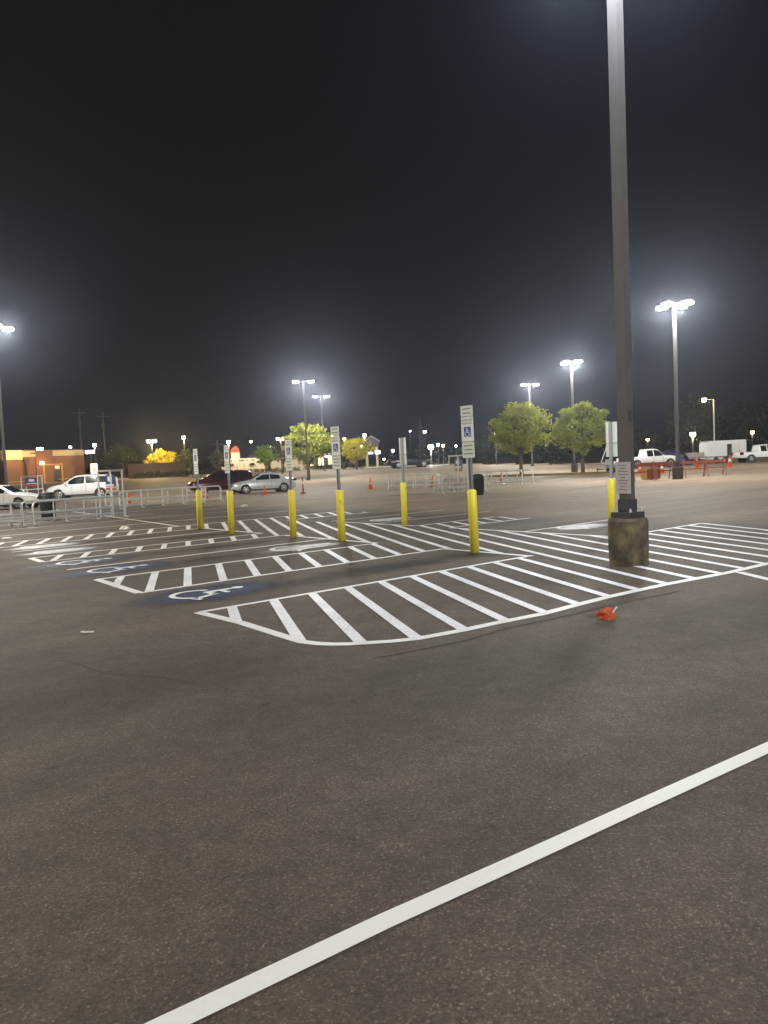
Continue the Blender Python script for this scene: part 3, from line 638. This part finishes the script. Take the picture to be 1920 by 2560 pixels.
PICK = [(-2.75, .55, 1.02, .86, 1.06, .80), (-2.6, .50, 1.08, .95, 1.12, .86), (-1.2, .46, 1.08, .97, 1.12, .86), (-.72, .44, 1.08, .97, 1.16, .80), (-.62, .44, 1.08, .97, 1.80, .66), (.2, .43, 1.09, .97, 1.86, .68), (.62, .43, 1.10, .97, 1.78, .68), (1.18, .43, 1.12, .96, 1.20, .80), (1.9, .45, 1.10, .95, 1.16, .80), (2.50, .48, 1.02, .92, 1.08, .78), (2.72, .55, .92, .82, .98, .70)]
for lab, px, Y, rz in (('white pickup truck facing right just right of the nearest lamp post', 1622, 76, .12), ('white pickup truck at the right edge beyond the white box trailer', 1905, 82, .05)):
    car('pickup_truck', lab, 'pickup truck', onground(px, Y), rz, PICK, [(1.02, .15), (.05, -.56)], [(1.12, .72, 'windshield')], (1.75, -1.65), .40, WP, dict(hz=.92, gz=.84, tz=.98, th=.3, mx=.95, handles=(.0,), seams=(1.05, .1, -.66)), group='white pickup trucks', sc=1.0)
# white enclosed trailer
tr = thing('box_trailer', 'white enclosed box trailer with an open dark side door', 'trailer', onground(1806, 86), .03)
pr = [(-2.15, .45), (2.2, .45), (2.2, 2.45), (-1.75, 2.45), (-2.0, 2.35), (-2.12, 2.12)]
MB().prism([(x, -1.05, z) for x, z in pr], (0, 2.1, 0)).build('body', pm('trailer_white', (.72, .71, .70), .4, 0, .06, 2), tr)
MB().box((.30, -1.055, 1.30), (.50, .03, 1.55)).build('doorway', BLK, tr)
dr = MB().box((1.02, -1.10, 1.32), (.92, .05, 1.62)).build('door', pm('trailer_door', (.66, .65, .64), .4, 0, .06, 2), tr); MB().box((1.35, -1.14, 1.25), (.05, .05, .18)).build('handle', BLK, dr)
for sx in (-.95, .05):
    for sgn in (-1, 1):
        Mx = Matrix.Translation((sx - .25, sgn * .98, .34)) @ Matrix.Rotation(R(-90 * sgn), 4, 'X'); MB().lathe([(.2, -.1), (.34, -.08), (.34, .08), (.2, .1)], n=20, M=Mx).build('wheel', RUB, tr)
MB().box((-.7, -1.09, .72), (1.5, .12, .10)).build('fender', DSTEEL, tr)
MB().box((-2.6, 0, .48), (1.0, .10, .10)).build('hitch', DSTEEL, tr); MB().tube([(-2.9, 0, 0), (-2.9, 0, .8)], .04).build('jack', DSTEEL, tr)
MB().box((0, 0, 2.47), (4.2, 2.14, .03)).build('roof_trim', GALV, tr)
# blue tarp covered load on a flatbed
fl = thing('flatbed_trailer', 'low flatbed trailer left of the white box trailer', 'trailer', onground(1712, 84), .03)
MB().box((0, 0, .72), (5.4, 2.0, .16)).build('deck', pm('deck_grey', (.26, .24, .22), .7, 0, .2, 3), fl); MB().box((1.2, .95, 1.02), (2.8, .06, .5)).build('side_board', pm('board_grey', (.33, .29, .27), .7), fl)
for sx in (.3, 1.1):
    for sgn in (-1, 1):
        Mx = Matrix.Translation((sx, sgn * .9, .33)) @ Matrix.Rotation(R(-90 * sgn), 4, 'X'); MB().lathe([(.2, -.1), (.33, -.08), (.33, .08), (.2, .1)], n=18, M=Mx).build('wheel', RUB, fl)
bt = blob('tarp_covered_load', 'rounded load under a dark blue tarp left of the second lamp pole', 'tarp', onground(1681, 81.5) + Vector((0, 0, 0)), (1.75, 1.1, 1.35), pm('blue_tarp', (.022, .024, .065), .45, 0, .4, 3), 21, 4, .10)
# small towable with rounded white shell at left of near pole
sw = thing('small_trailer', 'small rounded white trailer with mast rods behind the hidden bollard sign', 'trailer', onground(1527, 66), .1)
MB().box((-.2, 0, .78), (.85, .8, .72), bev=.22).build('cover', pm('dull_shell', (.40, .40, .38), .5), sw, True); MB().box((.62, 0, .80), (.62, .8, .80), bev=.26).build('shell', WP, sw, True)
for sgn in (-1, 1):
    Mx = Matrix.Translation((0, sgn * .5, .24)) @ Matrix.Rotation(R(-90 * sgn), 4, 'X'); MB().lathe([(.12, -.07), (.24, -.06), (.24, .06), (.12, .07)], n=18, M=Mx).build('wheel', RUB, sw)
MB().tube([(-.6, 0, .3), (-1.25, 0, .32)], .04).tube([(-1.2, 0, 0), (-1.15, 0, .5)], .035).build('hitch', DSTEEL, sw)
MB().tube([(-.85, 0, .9), (-.2, 0, 2.6)], .03, 6).build('mast_rod', GALV, sw)
# ------------------------------------------------------------------ trees and shrubs
def leaves(m, cs, n, sz, flat=1.):
    for c, rad in cs:
        c = Vector(c)
        for i in range(n):
            d = Vector((random.gauss(0, 1), random.gauss(0, 1), random.gauss(0, 1))).normalized(); p = c + Vector((d.x * rad[0], d.y * rad[1], d.z * rad[2])) * (random.random() ** .45)
            a = Vector((random.gauss(0, 1), random.gauss(0, 1), random.gauss(0, .7))).normalized(); b = a.orthogonal().normalized(); b = Matrix.Rotation(random.uniform(0, 6.28), 3, a) @ b; q = sz * random.uniform(.6, 1.3)
            e = a.cross(b)
            m.poly([p - b * q * .5, p + e * q * .28, p + b * q * .6, p - e * q * .28])
def tree(name, label, cat, loc, h, wd, trunk, leafm, n=46, clumps=60, sz=.26, seed=1, group=None, bole=.22, shape=1.):
    random.seed(seed); t = thing(name, label, cat, loc, random.uniform(0, 6), group)
    tk = MB(); zb = h * bole; tips = []
    tk.tube([(0, 0, -.05), (.03, .02, zb * .6), (.06, -.02, zb), (.02, .04, h * .55), (0, 0, h * .8)], [trunk * 1.25, trunk, trunk * .85, trunk * .45, trunk * .12], 9)
    for i in range(9):
        a = i * 2.4 + random.uniform(-.3, .3); r = wd * .5 * random.uniform(.55, .9); z1 = h * random.uniform(.45, .85); z0 = zb * random.uniform(.85, 1.5)
        e = Vector((math.cos(a) * r, math.sin(a) * r, z1)); mid = Vector((math.cos(a) * r * .45, math.sin(a) * r * .45, z0 + (z1 - z0) * .6)); tk.tube([(0.03, 0, z0), mid, e], [trunk * .5, trunk * .3, trunk * .08], 6)
        tips.append(e)
    tk.build('trunk', BARK, t, True)
    cs = []
    cz = zb + (h - zb) * .52; rz_ = (h - zb) * .5
    for i in range(clumps):
        d = Vector((random.gauss(0, 1), random.gauss(0, 1), random.gauss(0, 1))).normalized(); q = random.uniform(.35, 1.0) ** .6
        k = 1 - .35 * max(0, d.z) * shape
        c = Vector((d.x * wd * .44 * q * k, d.y * wd * .44 * q * k, cz + d.z * rz_ * .88 * q)); q2 = random.random(); c *= 1.0; c = c + Vector((d.x, d.y, abs(d.z) * .5)) * (wd * .10 if q2 > .86 else 0); rr = wd * (random.uniform(.045, .08) if q2 > .7 else random.uniform(.08, .155)); cs.append((c, (rr, rr, rr * .75)))
    m = MB(); leaves(m, cs, n, sz); m.build('crown', leafm, t)
    return t
LG = leafmat('leaf_olive', (.30, .315, .036)); LY = leafmat('leaf_yellow', (.52, .44, .02)); LB = leafmat('leaf_bright', (.15, .24, .016)); LD = leafmat('leaf_dark', (.030, .042, .016)); LH = leafmat('hedge_leaf', (.022, .038, .014))
tree('round_tree', 'left one of the two round crowned olive green trees', 'tree', onground(1303, 69), 6.9, 6.2, .16, LG, 90, 95, .27, 3, 'round trees on the lot')
tree('round_tree', 'right one of the two round crowned trees, beside the lamp post', 'tree', onground(1457, 66), 6.3, 5.6, .15, LG, 90, 90, .27, 5, 'round trees on the lot')
tree('round_tree', 'olive tree behind the silver sedan below the twin headed lamps', 'tree', onground(770, 84), 6.0, 6.6, .17, LG, 90, 95, .29, 8, 'round trees on the lot')
tree('small_tree', 'small bright green tree right of the cream restaurant', 'tree', onground(664, 104), 4.2, 3.8, .10, LB, 50, 50, .24, 13)
tree('small_tree', 'dull grey green tree between the bright tree and the big olive tree', 'tree', onground(708, 108), 5.0, 4.6, .12, leafmat('leaf_grey', (.05, .052, .03)), 50, 50, .26, 14)
tree('small_tree', 'yellow green tree left of the gabled pylon sign', 'tree', onground(892, 106), 4.4, 5.0, .11, LY, 50, 60, .26, 15)
tree('small_tree', 'dark green tree right of the closest tall bollard plates and red sign', 'tree', onground(858, 110), 4.2, 4.6, .11, leafmat('leaf_mid', (.05, .07, .02)), 50, 55, .26, 16)
tree('yellow_shrub', 'brightly lit yellow shrub behind the long tan wall', 'shrub', onground(406, 114.6), 4.3, 5.6, .08, LY, 60, 60, .30, 17, bole=.06)
tree('small_tree', 'yellow green tree at the right end of the long tan wall', 'tree', onground(466, 110), 4.0, 3.4, .09, leafmat('leaf_yg', (.12, .13, .02)), 50, 45, .28, 18)
tree('dark_tree', 'dark tree between the brick building and the tan wall', 'tree', onground(308, 118), 5.6, 6.4, .15, leafmat('leaf_dim', (.032, .05, .018)), 50, 60, .32, 19, 'dark background trees')
tree('dark_tree', 'dark low tree behind the closest bollard sign at the verge', 'tree', onground(1222, 122), 4.6, 8.0, .15, LD, 50, 60, .36, 20, 'dark background trees', bole=.08)
tree('dark_tree', 'dark bushy tree standing in the gap between the two round trees', 'tree', onground(1385, 118), 4.2, 8.5, .15, LD, 50, 60, .36, 22, 'dark background trees', bole=.08)
tree('dark_tree', 'dark bushy tree just right of the nearest lamp post behind the pickup', 'tree', onground(1590, 124), 5.2, 10, .2, LD, 50, 70, .42, 23, 'dark background trees', bole=.08)
tree('tall_dark_tree', 'tallest dark tree standing right of the second lamp pole', 'tree', onground(1735, 128), 10.5, 11, .3, leafmat('leaf_tall', (.05, .062, .022)), 60, 100, .42, 24, 'dark background trees', bole=.14)
tree('tall_dark_tree', 'tall dark tree behind the white box trailer', 'tree', onground(1835, 131), 8.5, 12, .3, LD, 60, 100, .42, 25, 'dark background trees', bole=.12)
tree('tall_dark_tree', 'tall dark tree rising at the right edge of the view', 'tree', onground(1930, 133), 9.5, 12, .3, LD, 60, 100, .42, 26, 'dark background trees', bole=.12)
tree('dark_tree', 'small dim tree left of the cream restaurant behind the maroon minivan', 'tree', onground(548, 120), 3.8, 3.4, .12, leafmat('leaf_dim2', (.045, .048, .022)), 50, 45, .3, 27, 'dark background trees')
tree('dark_tree', 'dark low shrub mass behind the low cart hoops and dark sedan', 'tree', onground(1088, 132), 3.6, 9, .15, LD, 50, 60, .36, 28, 'dark background trees', bole=.06)
hd = MB(); random.seed(31); a = onground(334, 109); b = onground(560, 106); cs = []
for i in range(70):
    f = i / 69; c = a.lerp(b, f); cs.append((c - a + Vector((0, random.uniform(-.2, .2), .5 + random.uniform(-.1, .15))), (.34, .38, .45)))
leaves(hd, cs, 44, .17); tag(hd.build('clipped_hedge', LH, loc=a), 'low clipped dark hedge in front of the tan wall', 'hedge')
hd = MB(); a = onground(785, 112); b = onground(905, 112); cs = []
for i in range(36):
    f = i / 35; c = a.lerp(b, f); cs.append((c - a + Vector((0, random.uniform(-.2, .2), .45 + random.uniform(-.1, .15))), (.34, .38, .42)))
leaves(hd, cs, 40, .18); tag(hd.build('clipped_hedge', LH, loc=a), 'low dark hedge under the red sign left of the pylon sign', 'hedge')
hd = MB(); a = onground(585, 112); b = onground(745, 112); cs = []
for i in range(40):
    f = i / 39; c = a.lerp(b, f); cs.append((c - a + Vector((0, random.uniform(-.2, .2), .35 + random.uniform(-.1, .15))), (.34, .38, .34)))
leaves(hd, cs, 36, .18); tag(hd.build('clipped_hedge', leafmat('hedge_lit', (.06, .06, .018)), loc=a), 'low olive hedge at the foot of the cream restaurant', 'hedge')
# ------------------------------------------------------------------ grass island under the round trees
gi = MB(); aL = onground(1190, 70); aR = onground(1500, 66)
gi.prism([aL + Vector((0, -1.2, -.02)), aR + Vector((0, -1.2, -.02)), aR + Vector((1.2, 0, -.02)), aR + Vector((0, 1.4, -.02)), aL + Vector((0, 1.4, -.02))], (0, 0, .17))
tag(gi.build('grass_island', GRASSM), 'low kerbed grass island under the round trees', kind='structure')
# ------------------------------------------------------------------ buildings
BRICK = pm('orange_brick', (.24, .115, .065), .85, 0, .22, 9, .2); CREAM = pm('cream_band', (.56, .47, .26), .7, 0, .12, 3)
pL = at(8, 1206, 108); pR = at(214, 1193, 118)
bd = thing('brick_building', 'single storey orange brick building with a cream parapet band', 'building', Vector((pL.x, pL.y, zg(pL.x, pL.y) - .05)), math.atan2(pR.y - pL.y, pR.x - pL.x))
LB_ = (Vector((pR.x, pR.y)) - Vector((pL.x, pL.y))).length; HB = 4.75
MB().box((LB_ / 2, 6, HB / 2), (LB_, 12, HB)).build('wall', BRICK, bd)
MB().box((1.35, -.18, HB / 2 - .2), (2.7, .36, HB - .4)).box((LB_ * .49, -.08, HB / 2 + .05), (2.6, .16, HB + .1)).build('pier', BRICK, bd)
MB().box((1.3, -.28, HB - .55), (2.9, .56, 1.35)).box((LB_ * .30, -.06, HB - .35), (LB_ * .26, .12, .95)).box((LB_ * .77, -.06, HB - .35), (LB_ * .44, .12, .85)).build('parapet_band', CREAM, bd)
MB().box((LB_ / 2, -.05, HB + .06), (LB_, .2, .12)).build('coping', pm('coping_brown', (.22, .10, .05), .7), bd)
dw = MB().box((LB_ * .585, -.05, 1.35), (2.6, .1, 2.7)).build('drive_window', pm('window_dark', (.03, .026, .026), .3), bd)
MB().box((LB_ * .585 - 1.4, -.10, 1.45), (.25, .2, 2.9)).box((LB_ * .585 + 1.4, -.10, 1.45), (.25, .2, 2.9)).box((LB_ * .585, -.10, 2.72), (2.55, .2, .22)).build('frame', pm('frame_orange', (.60, .27, .07), .6), dw)
MB().box((LB_ * .53, -.12, 2.25), (.55, .05, .45)).box((LB_ * .64, -.12, 2.3), (.7, .05, .42)).build('pane', glow('window_glow', (1., .72, .25), .55), dw)
MB().tube([(LB_ * .27, -.16, .2), (LB_ * .27, -.16, 3.4)], .20, 8).box((LB_ * .27, -.16, 3.5), (.8, .36, .45)).build('downpipe', pm('downpipe_brown', (.10, .06, .035), .7), bd)
MB().box((LB_ * .18, -.4, .42), (LB_ * .36, .08, .08)).box((LB_ * .74, -.4, .52), (LB_ * .22, .08, .08)).build('guard_rail', CREAM, bd)
wl = MB().box((LB_ * .455, -.16, 2.95), (.6, .25, .28), bev=.04).build('wall_light', WARMW, bd)
MB().box((LB_ * .36, -.12, HB - .32), (.85, .08, .18)).build('band_mark', pm('band_mark', (.12, .10, .06), .7), bd)
def at_local(x, y, z): return bd.matrix_world
for fx, fy, fz, pw in ((.02, -2.2, 4.4, 420), (.22, -2.2, 4.6, 300), (.44, -1.6, 3.1, 120), (.80, -2.4, 4.3, 110)): light((LB_ * fx, fy, fz), pw * .8, (1., .70, .34), .15, bd)
sidewalk = MB(); sidewalk.box((LB_ / 2, -1.5, .02), (LB_ + 3, 3.0, .16)); o = sidewalk.build('pavement', KERB); o.location = bd.location; o.rotation_euler = bd.rotation_euler; tag(o, 'pale pavement along the brick building', kind='structure')
# roof mounted box lights over / behind the building
def box_light(label, px, py, Y, sx, sz, mat):
    p = at(px, py, Y); t = thing('canopy_light', label, 'light box', Vector((p.x, p.y, zg(p.x, p.y))), 0, 'lit box lights by the brick building'); hz = p.z - t.location.z
    MB().tube([(0, .3, 0), (0, .3, hz)], .07, 6).build('support', DSTEEL, t); MB().box((0, .12, hz), (sx + .1, .3, sz + .1), bev=.03).build('housing', DSTEEL, t); MB().box((0, -.06, hz), (sx, .1, sz), bev=.03).build('lens', mat, t); return t
box_light('wide white light box glowing above the brick building roof', 100, 1122, 122, 1.0, .36, COOLW)
box_light('wide white light box at the right corner of the brick building', 225, 1130, 116, 1.3, .40, COOLW)
box_light('tiny white light above the right half of the brick building', 176, 1118, 128, .4, .3, COOLW)
# drive-through menu board
p = onground(235, 116); mb = thing('menu_board', 'brightly lit drive through menu board right of the brick building', 'menu board', p)
MB().box((0, 0, 1.1), (.12, .12, 2.2)).build('post', DSTEEL, mb); MB().box((0, 0, 1.75), (1.15, .2, 1.7)).build('case', DSTEEL, mb)
fc = MB().box((0, -.11, 1.78), (1.0, .03, 1.5)).build('lit_face', glow('menu_glow', (1., .78, .42), 2.6), mb)
MB().box((-.1, -.135, 1.95), (.55, .02, .12)).box((.12, -.135, 1.62), (.5, .02, .18)).box((0, -.135, 1.33), (.6, .02, .07)).build('print', pm('menu_print', (.25, .06, .02), .7), fc)
# tan wall
a = at(322, 1190, 112); b = at(474, 1184, 112)
wl = MB(); L_ = b.x - a.x; wl.box((L_ / 2, 0, 1.0), (L_, .3, 2.15)).box((L_ / 2, 0, 2.11), (L_ + .1, .38, .08))
tag(wl.build('garden_wall', pm('tan_wall', (.20, .145, .105), .85, 0, .15, 4, .2), loc=(a.x, 112, zg(a.x, 112))), 'long plain tan wall behind the clipped hedge', 'wall')
# cream restaurant with a red tower sign
p = onground(592, 124); rs = thing('restaurant', 'small cream restaurant with a red peaked roof tower', 'building', p, .05); rs.scale = (.85, .85, .6)
CRM = pm('cream_wall', (.60, .54, .40), .7, 0, .08, 3)
MB().box((1.2, 4, 1.9), (8.2, 8, 3.9)).build('wall', CRM, rs)
MB().box((1.2, -.06, 3.4), (8.4, .16, .9)).build('fascia', pm('cream_fascia', (.66, .60, .48), .6), rs)
mk = MB()
for x, wd, hh in ((-2.0, .7, .42), (-1.0, .55, .3), (.9, 1.0, .42), (2.0, .5, .3), (3.0, .7, .36)): mk.box((x, -.16, 3.35), (wd, .05, hh))
mk.build('fascia_mark', pm('fascia_dark', (.10, .09, .07), .7), rs)
MB().box((-.3, 1.2, 4.7), (1.5, 1.5, 1.7)).build('tower', CRM, rs)
MB().prism([(-1.15, .35, 5.55), (.55, .35, 5.55), (.35, .35, 6.7), (-.05, .35, 7.3), (-.55, .35, 7.0), (-.95, .35, 6.4)], (0, 1.2, 0)).build('tower_roof', pm('tower_red', (.50, .06, .035), .5), rs)
for x in (.1, 1.4, 2.6): MB().box((x, -.04, 1.2), (.10, .12, 2.4)).build('pilaster', pm('pilaster', (.30, .26, .18), .7), rs)
for x, z in ((-1.0, 2.25), (2.9, 2.2)): MB().prism([(x - .5, -.02, z - .3), (x + .5, -.02, z - .3), (x + .35, -.02, z + .35), (x - .35, -.02, z + .35)], (0, -.55, -.0)).build('awning', BLK, rs)
for x, z, pw in ((-2.5, 4.5, 260), (1.2, 4.6, 260), (4.2, 4.4, 200)): light((x, -3, z), pw, (1., .82, .52), .15, rs)
light((-.3, -1.6, 6.0), 70, (1., .5, .35), .1, rs)
# low cream block right of it
p = onground(690, 128); lb = thing('shop_building', 'long low pale shop behind the bright green tree', 'building', p, .0)
MB().box((0, 4, 1.0), (9, 8, 2.4)).build('wall', CRM, lb); MB().prism([(-4.8, -.4, 2.2), (4.8, -.4, 2.2), (4.3, .8, 2.9), (-4.3, .8, 2.9)], (0, 7, 0)).build('roof', pm('shop_roof', (.16, .12, .10), .8), lb)
MB().box((-1.5, -.03, .9), (1.2, .08, 1.6)).build('door', BLK, lb)
light((0, -2.5, 2.6), 180, (1., .8, .5), .15, lb)
# lit shop front at right of olive tree
p = onground(812, 132); sf = thing('lit_shop', 'low shop with warm glowing windows below the red and cyan sign', 'building', p, .0)
MB().box((0, 4, 1.5), (11, 8, 3.0)).build('wall', pm('shop_brown', (.14, .10, .075), .8), sf)
for i, x in enumerate((-3.3, -2.1, -.6, .8, 2.2)):
    q = MB().box((x, -.04, 1.25), (.95, .12, 1.6)).build('window', glow('shop_glow%d' % i, (1., .76, .45), 1.0 + .5 * (i % 3)), sf); MB().box((x, -.12, 2.1), (1.1, .1, .12)).build('frame', DSTEEL, q)
MB().box((0, -.3, 2.85), (11.2, .7, .25)).build('fascia', DSTEEL, sf)
# red / cyan pylon sign
p = onground(818, 124); ps = thing('pylon_sign', 'lit red pylon sign with white discs and a cyan disc', 'sign', p, .0)
hz = at(822, 1126, 124).z - p.z
MB().box((0, .1, hz / 2), (.3, .3, hz)).build('post', DSTEEL, ps); MB().box((0, .08, hz), (3.6, .35, 1.6), bev=.1).build('case', DSTEEL, ps)
GR = glow('sign_red', (.75, .02, .03), .8); GW = glow('sign_white_glow', (1., .9, .85), 2.2); GC = glow('sign_cyan', (.02, .62, .95), 1.4)
for x, z in ((-1.0, -.1), (1.15, .25)): q = MB().lathe([(.62, 0), (.62, .08)], n=22, M=Matrix.Translation((x, -.1, hz + z)) @ Matrix.Rotation(R(90), 4, 'X')).build('red_disc', GR, ps); MB().lathe([(.34, .08), (.34, .12)], n=20, M=Matrix.Translation((x, -.1, hz + z)) @ Matrix.Rotation(R(90), 4, 'X')).build('white_disc', GW, q)
MB().lathe([(.52, 0), (.52, .12)], n=22, M=Matrix.Translation((.12, -.12, hz + .12)) @ Matrix.Rotation(R(90), 4, 'X')).build('cyan_disc', GC, ps)
MB().box((.15, -.1, hz - .80), (1.3, .1, .55), bev=.03).build('white_panel', GW, ps)
# gabled pylon sign
p = onground(931, 110); gs = thing('pylon_sign', 'grey gabled store pylon sign on two legs beyond the lot', 'sign', p, .0)
GREYS = pm('pylon_grey', (.16, .145, .16), .6, 0, .12, 3); GREY2 = pm('pylon_face', (.05, .045, .055), .6, 0, .12, 3)
for x in (-.72, .72): MB().box((x, 0, 1.9), (.34, .34, 3.8)).build('leg', pm('pylon_leg', (.42, .38, .26), .7), gs)
MB().prism([(-1.05, -.22, 3.05), (1.05, -.22, 3.05), (1.05, -.22, 3.75), (0, -.22, 4.35), (-1.05, -.22, 3.75)], (0, .44, 0)).build('sign_face', GREY2, gs)
MB().prism([(-1.25, -.3, 3.65), (0, -.3, 4.42), (1.25, -.3, 3.65), (1.25, -.3, 3.85), (0, -.3, 4.68), (-1.25, -.3, 3.85)], (0, .6, 0)).build('gable', GREYS, gs)
lettering("LOWE'S", .50, GREYS, gs, Matrix.Translation((0, -.24, 3.36)) @ Matrix.Rotation(R(90), 4, 'X'), .02)
MB().box((0, 0, 2.62), (1.1, .2, .75)).build('reader_panel', GREY2, gs); MB().box((-.28, -.1, 2.15), (.95, .1, .34)).build('lit_strip', glow('strip_blue', (.62, .60, 1.0), 1.3), gs); MB().box((.82, -.22, 2.22), (.75, .1, .48)).build('lit_panel', glow('strip_white', (1., .95, 1.0), 2.2), gs)
# ------------------------------------------------------------------ far street lamps (seen as small lights)
def far_lamp(label, px, py, Y, mat, size, power=0, col=(1., .7, .3), twin=False, arm=0., polecol=None):
    p = at(px, py, Y); z = zg(p.x, p.y); t = thing('street_lamp', label, 'street lamp', Vector((p.x, p.y, z)), 0, 'far street lamps'); h_ = max(.8, p.z - z)
    MB().tube([(arm, .1, 0), (arm, .1, h_ + .05)], [.10, .07], 8).build('pole', polecol or DSTEEL, t)
    if arm: MB().tube([(arm, .1, h_), (0, .05, h_ + .12)], .05, 6).build('arm', polecol or DSTEEL, t)
    for dx in ((-size * .95, size * .95) if twin else (0,)):
        hdm = MB().box((dx, 0, h_ + size * .42), (size * 1.1, size * .9, size * .16), bev=.02).build('lamp_head', DSTEEL, t)
        MB().lathe([(size * .15, -size * .42), (size * .42, -size * .28), (size * .5, 0), (size * .44, size * .34)], (dx, 0, h_), 14).build('lens', mat, hdm, True)
        if twin: MB().box((dx / 2, .05, h_ + size * .3), (abs(dx), .06, .06)).build('arm', DSTEEL, t)
    if power: light((0, -.1, h_ - size * .8), power, col, .2, t)
    return t
WC = (1., .68, .28)
FL = [('warm street lamp above the lit menu board', 236, 1113, 121, WARMW, .55, 500), ('twin warm street lamp above the bright yellow shrub', 379, 1103, 112.9, WARMW, .50, 3200), ('single warm street lamp above the tree at the tan wall end', 459, 1094, 112.9, WARMW, .50, 1400),
      ('dim greenish street lamp above the dark tree right of the brick building', 281, 1127, 126, WARMW, .40, 0), ('tiny white street lamp over the left end of the tan wall', 321, 1141, 130, WARMW, .26, 0), ('bright yellow street lamp directly above a two plate bollard sign', 571, 1105, 116, WARMW, .55, 500),
      ('small white street lamp right of the red restaurant tower', 627, 1104, 138, WARMW, .42, 0), ('tiny white street lamp above the bright green tree', 677, 1117, 140, COOLW, .32, 0), ('twin warm street lamp before the left edge of the olive tree', 701, 1097, 100, WARMW, .36, 250),
      ('small white street lamp at the right edge of the olive tree', 800, 1103, 130, WARMW, .42, 0), ('tiny yellow street lamp left of the tall bollard plates', 830, 1091, 136, WARM, .36, 0), ('small yellow street lamp right of the tall bollard plates', 861, 1097, 130, WARM, .42, 250),
      ('round white street lamp directly above the gabled pylon sign', 911, 1089, 128, WARMW, .62, 300), ('small white street lamp left of the gabled pylon sign', 903, 1116, 132, WARMW, .42, 0), ('tiny white street lamp alone in the sky above the dark sedan', 1025, 1078, 150, COOLW, .26, 0),
      ('white street lamp on the faint lattice mast side', 1062, 1080, 140, COOLW, .52, 0), ('strongest white street lamp glaring over the dark sedan', 1077, 1118, 118, COOLW, .85, 1500), ('white street lamp touching the strong glare at its right', 1095, 1112, 124, COOLW, .48, 0),
      ('yellow street lamp right of the strong white glare', 1108, 1114, 124, WARM, .46, 0), ('thin white street lamp left of the closest bollard plates', 1140, 1115, 126, COOLW, .34, 0), ('bright white street lamp right of the closest bollard plates', 1239, 1087, 108, COOLW, .75, 1200),
      ('tilted warm street lamp on an arm above the dark trees', 1760, 1000, 110, WARMW, .62, 500), ('bright flood lamp low between the second lamp pole and box trailer', 1732, 1086, 104, WARMW, .72, 700), ('yellow street lamp low above the right pickup truck', 1881, 1081, 112, WARM, .50, 80),
      ('dim yellow street lamp above the left pickup truck', 1619, 1099, 116, WARM, .42, 40), ('tiny warm street lamp by the foot of the gabled pylon sign', 960, 1148, 124, WARMW, .34, 0), ('tiny blue white street lamp right of the gabled pylon sign', 982, 1127, 124, COOLW, .42, 0)]
for lab, px, py, Y, mat, sz_, pw in FL:
    far_lamp(lab, px, py, Y, mat, sz_, pw, WC if mat is not COOLW else LED, twin='twin' in lab, arm=1.4 if 'on an arm' in lab else 0., polecol=GALV if 'on an arm' in lab else None)
# ------------------------------------------------------------------ utility poles
def upole(label, px, top, Y, lattice=False):
    p = onground(px, Y); ht = at(px, top, Y).z - p.z; t = thing('utility_pole', label, 'utility pole', p, .3, 'utility poles')
    WD = pm('pole_wood', (.06, .052, .045), .85, 0, .25, 3)
    if lattice:
        m = MB()
        for a in range(3):
            x, y = .5 * math.cos(a * 2.09), .5 * math.sin(a * 2.09); m.tube([(x, y, 0), (x * .4, y * .4, ht)], .06, 6)
        for i in range(10):
            f = i / 10; f2 = (i + 1) / 10; m.tube([(.5 * (1 - .6 * f), 0, ht * f), (-.25 * (1 - .6 * f2), .43 * (1 - .6 * f2), ht * f2)], .04, 5); m.tube([(-.25 * (1 - .6 * f), -.43 * (1 - .6 * f), ht * f), (.5 * (1 - .6 * f2), 0, ht * f2)], .04, 5)
        m.build('mast', DSTEEL, t)
    else:
        MB().tube([(0, 0, 0), (0, 0, ht)], [.19, .13], 10).build('pole', WD, t); MB().box((0, -.12, ht - .7), (2.0, .12, .14)).build('crossarm', WD, t); MB().lathe([(.24, ht - 2.6), (.26, ht - 1.8)], (.0, -.38, 0), 12).build('transformer', WD, t)
    return t
upole('bare wooden utility pole behind the brick building roof', 206, 1021, 128)
upole('wooden utility pole over the dark tree right of the brick building', 265, 1030, 128)
upole('short utility pole left of the yellow lamp behind the bollard signs', 546, 1100, 130)
upole('faint lattice mast standing above the strong white glare', 1055, 1040, 150, True)
# ------------------------------------------------------------------ night haze
hz = MB().box((0, 65, 6.2), (300, 190, 15.0)).build('haze', None)
hz.data.materials.clear()
hm = bpy.data.materials.new('haze'); hm.use_nodes = True; N = hm.node_tree.nodes; N.clear(); out = N.new('ShaderNodeOutputMaterial'); pv = N.new('ShaderNodeVolumePrincipled')
pv.inputs['Color'].default_value = (.68, .78, 1., 1); pv.inputs['Density'].default_value = .00052; pv.inputs['Anisotropy'].default_value = .86
hm.node_tree.links.new(pv.outputs[0], out.inputs['Volume']); hz.data.materials.append(hm); tag(hz, 'thin night haze', kind='stuff')
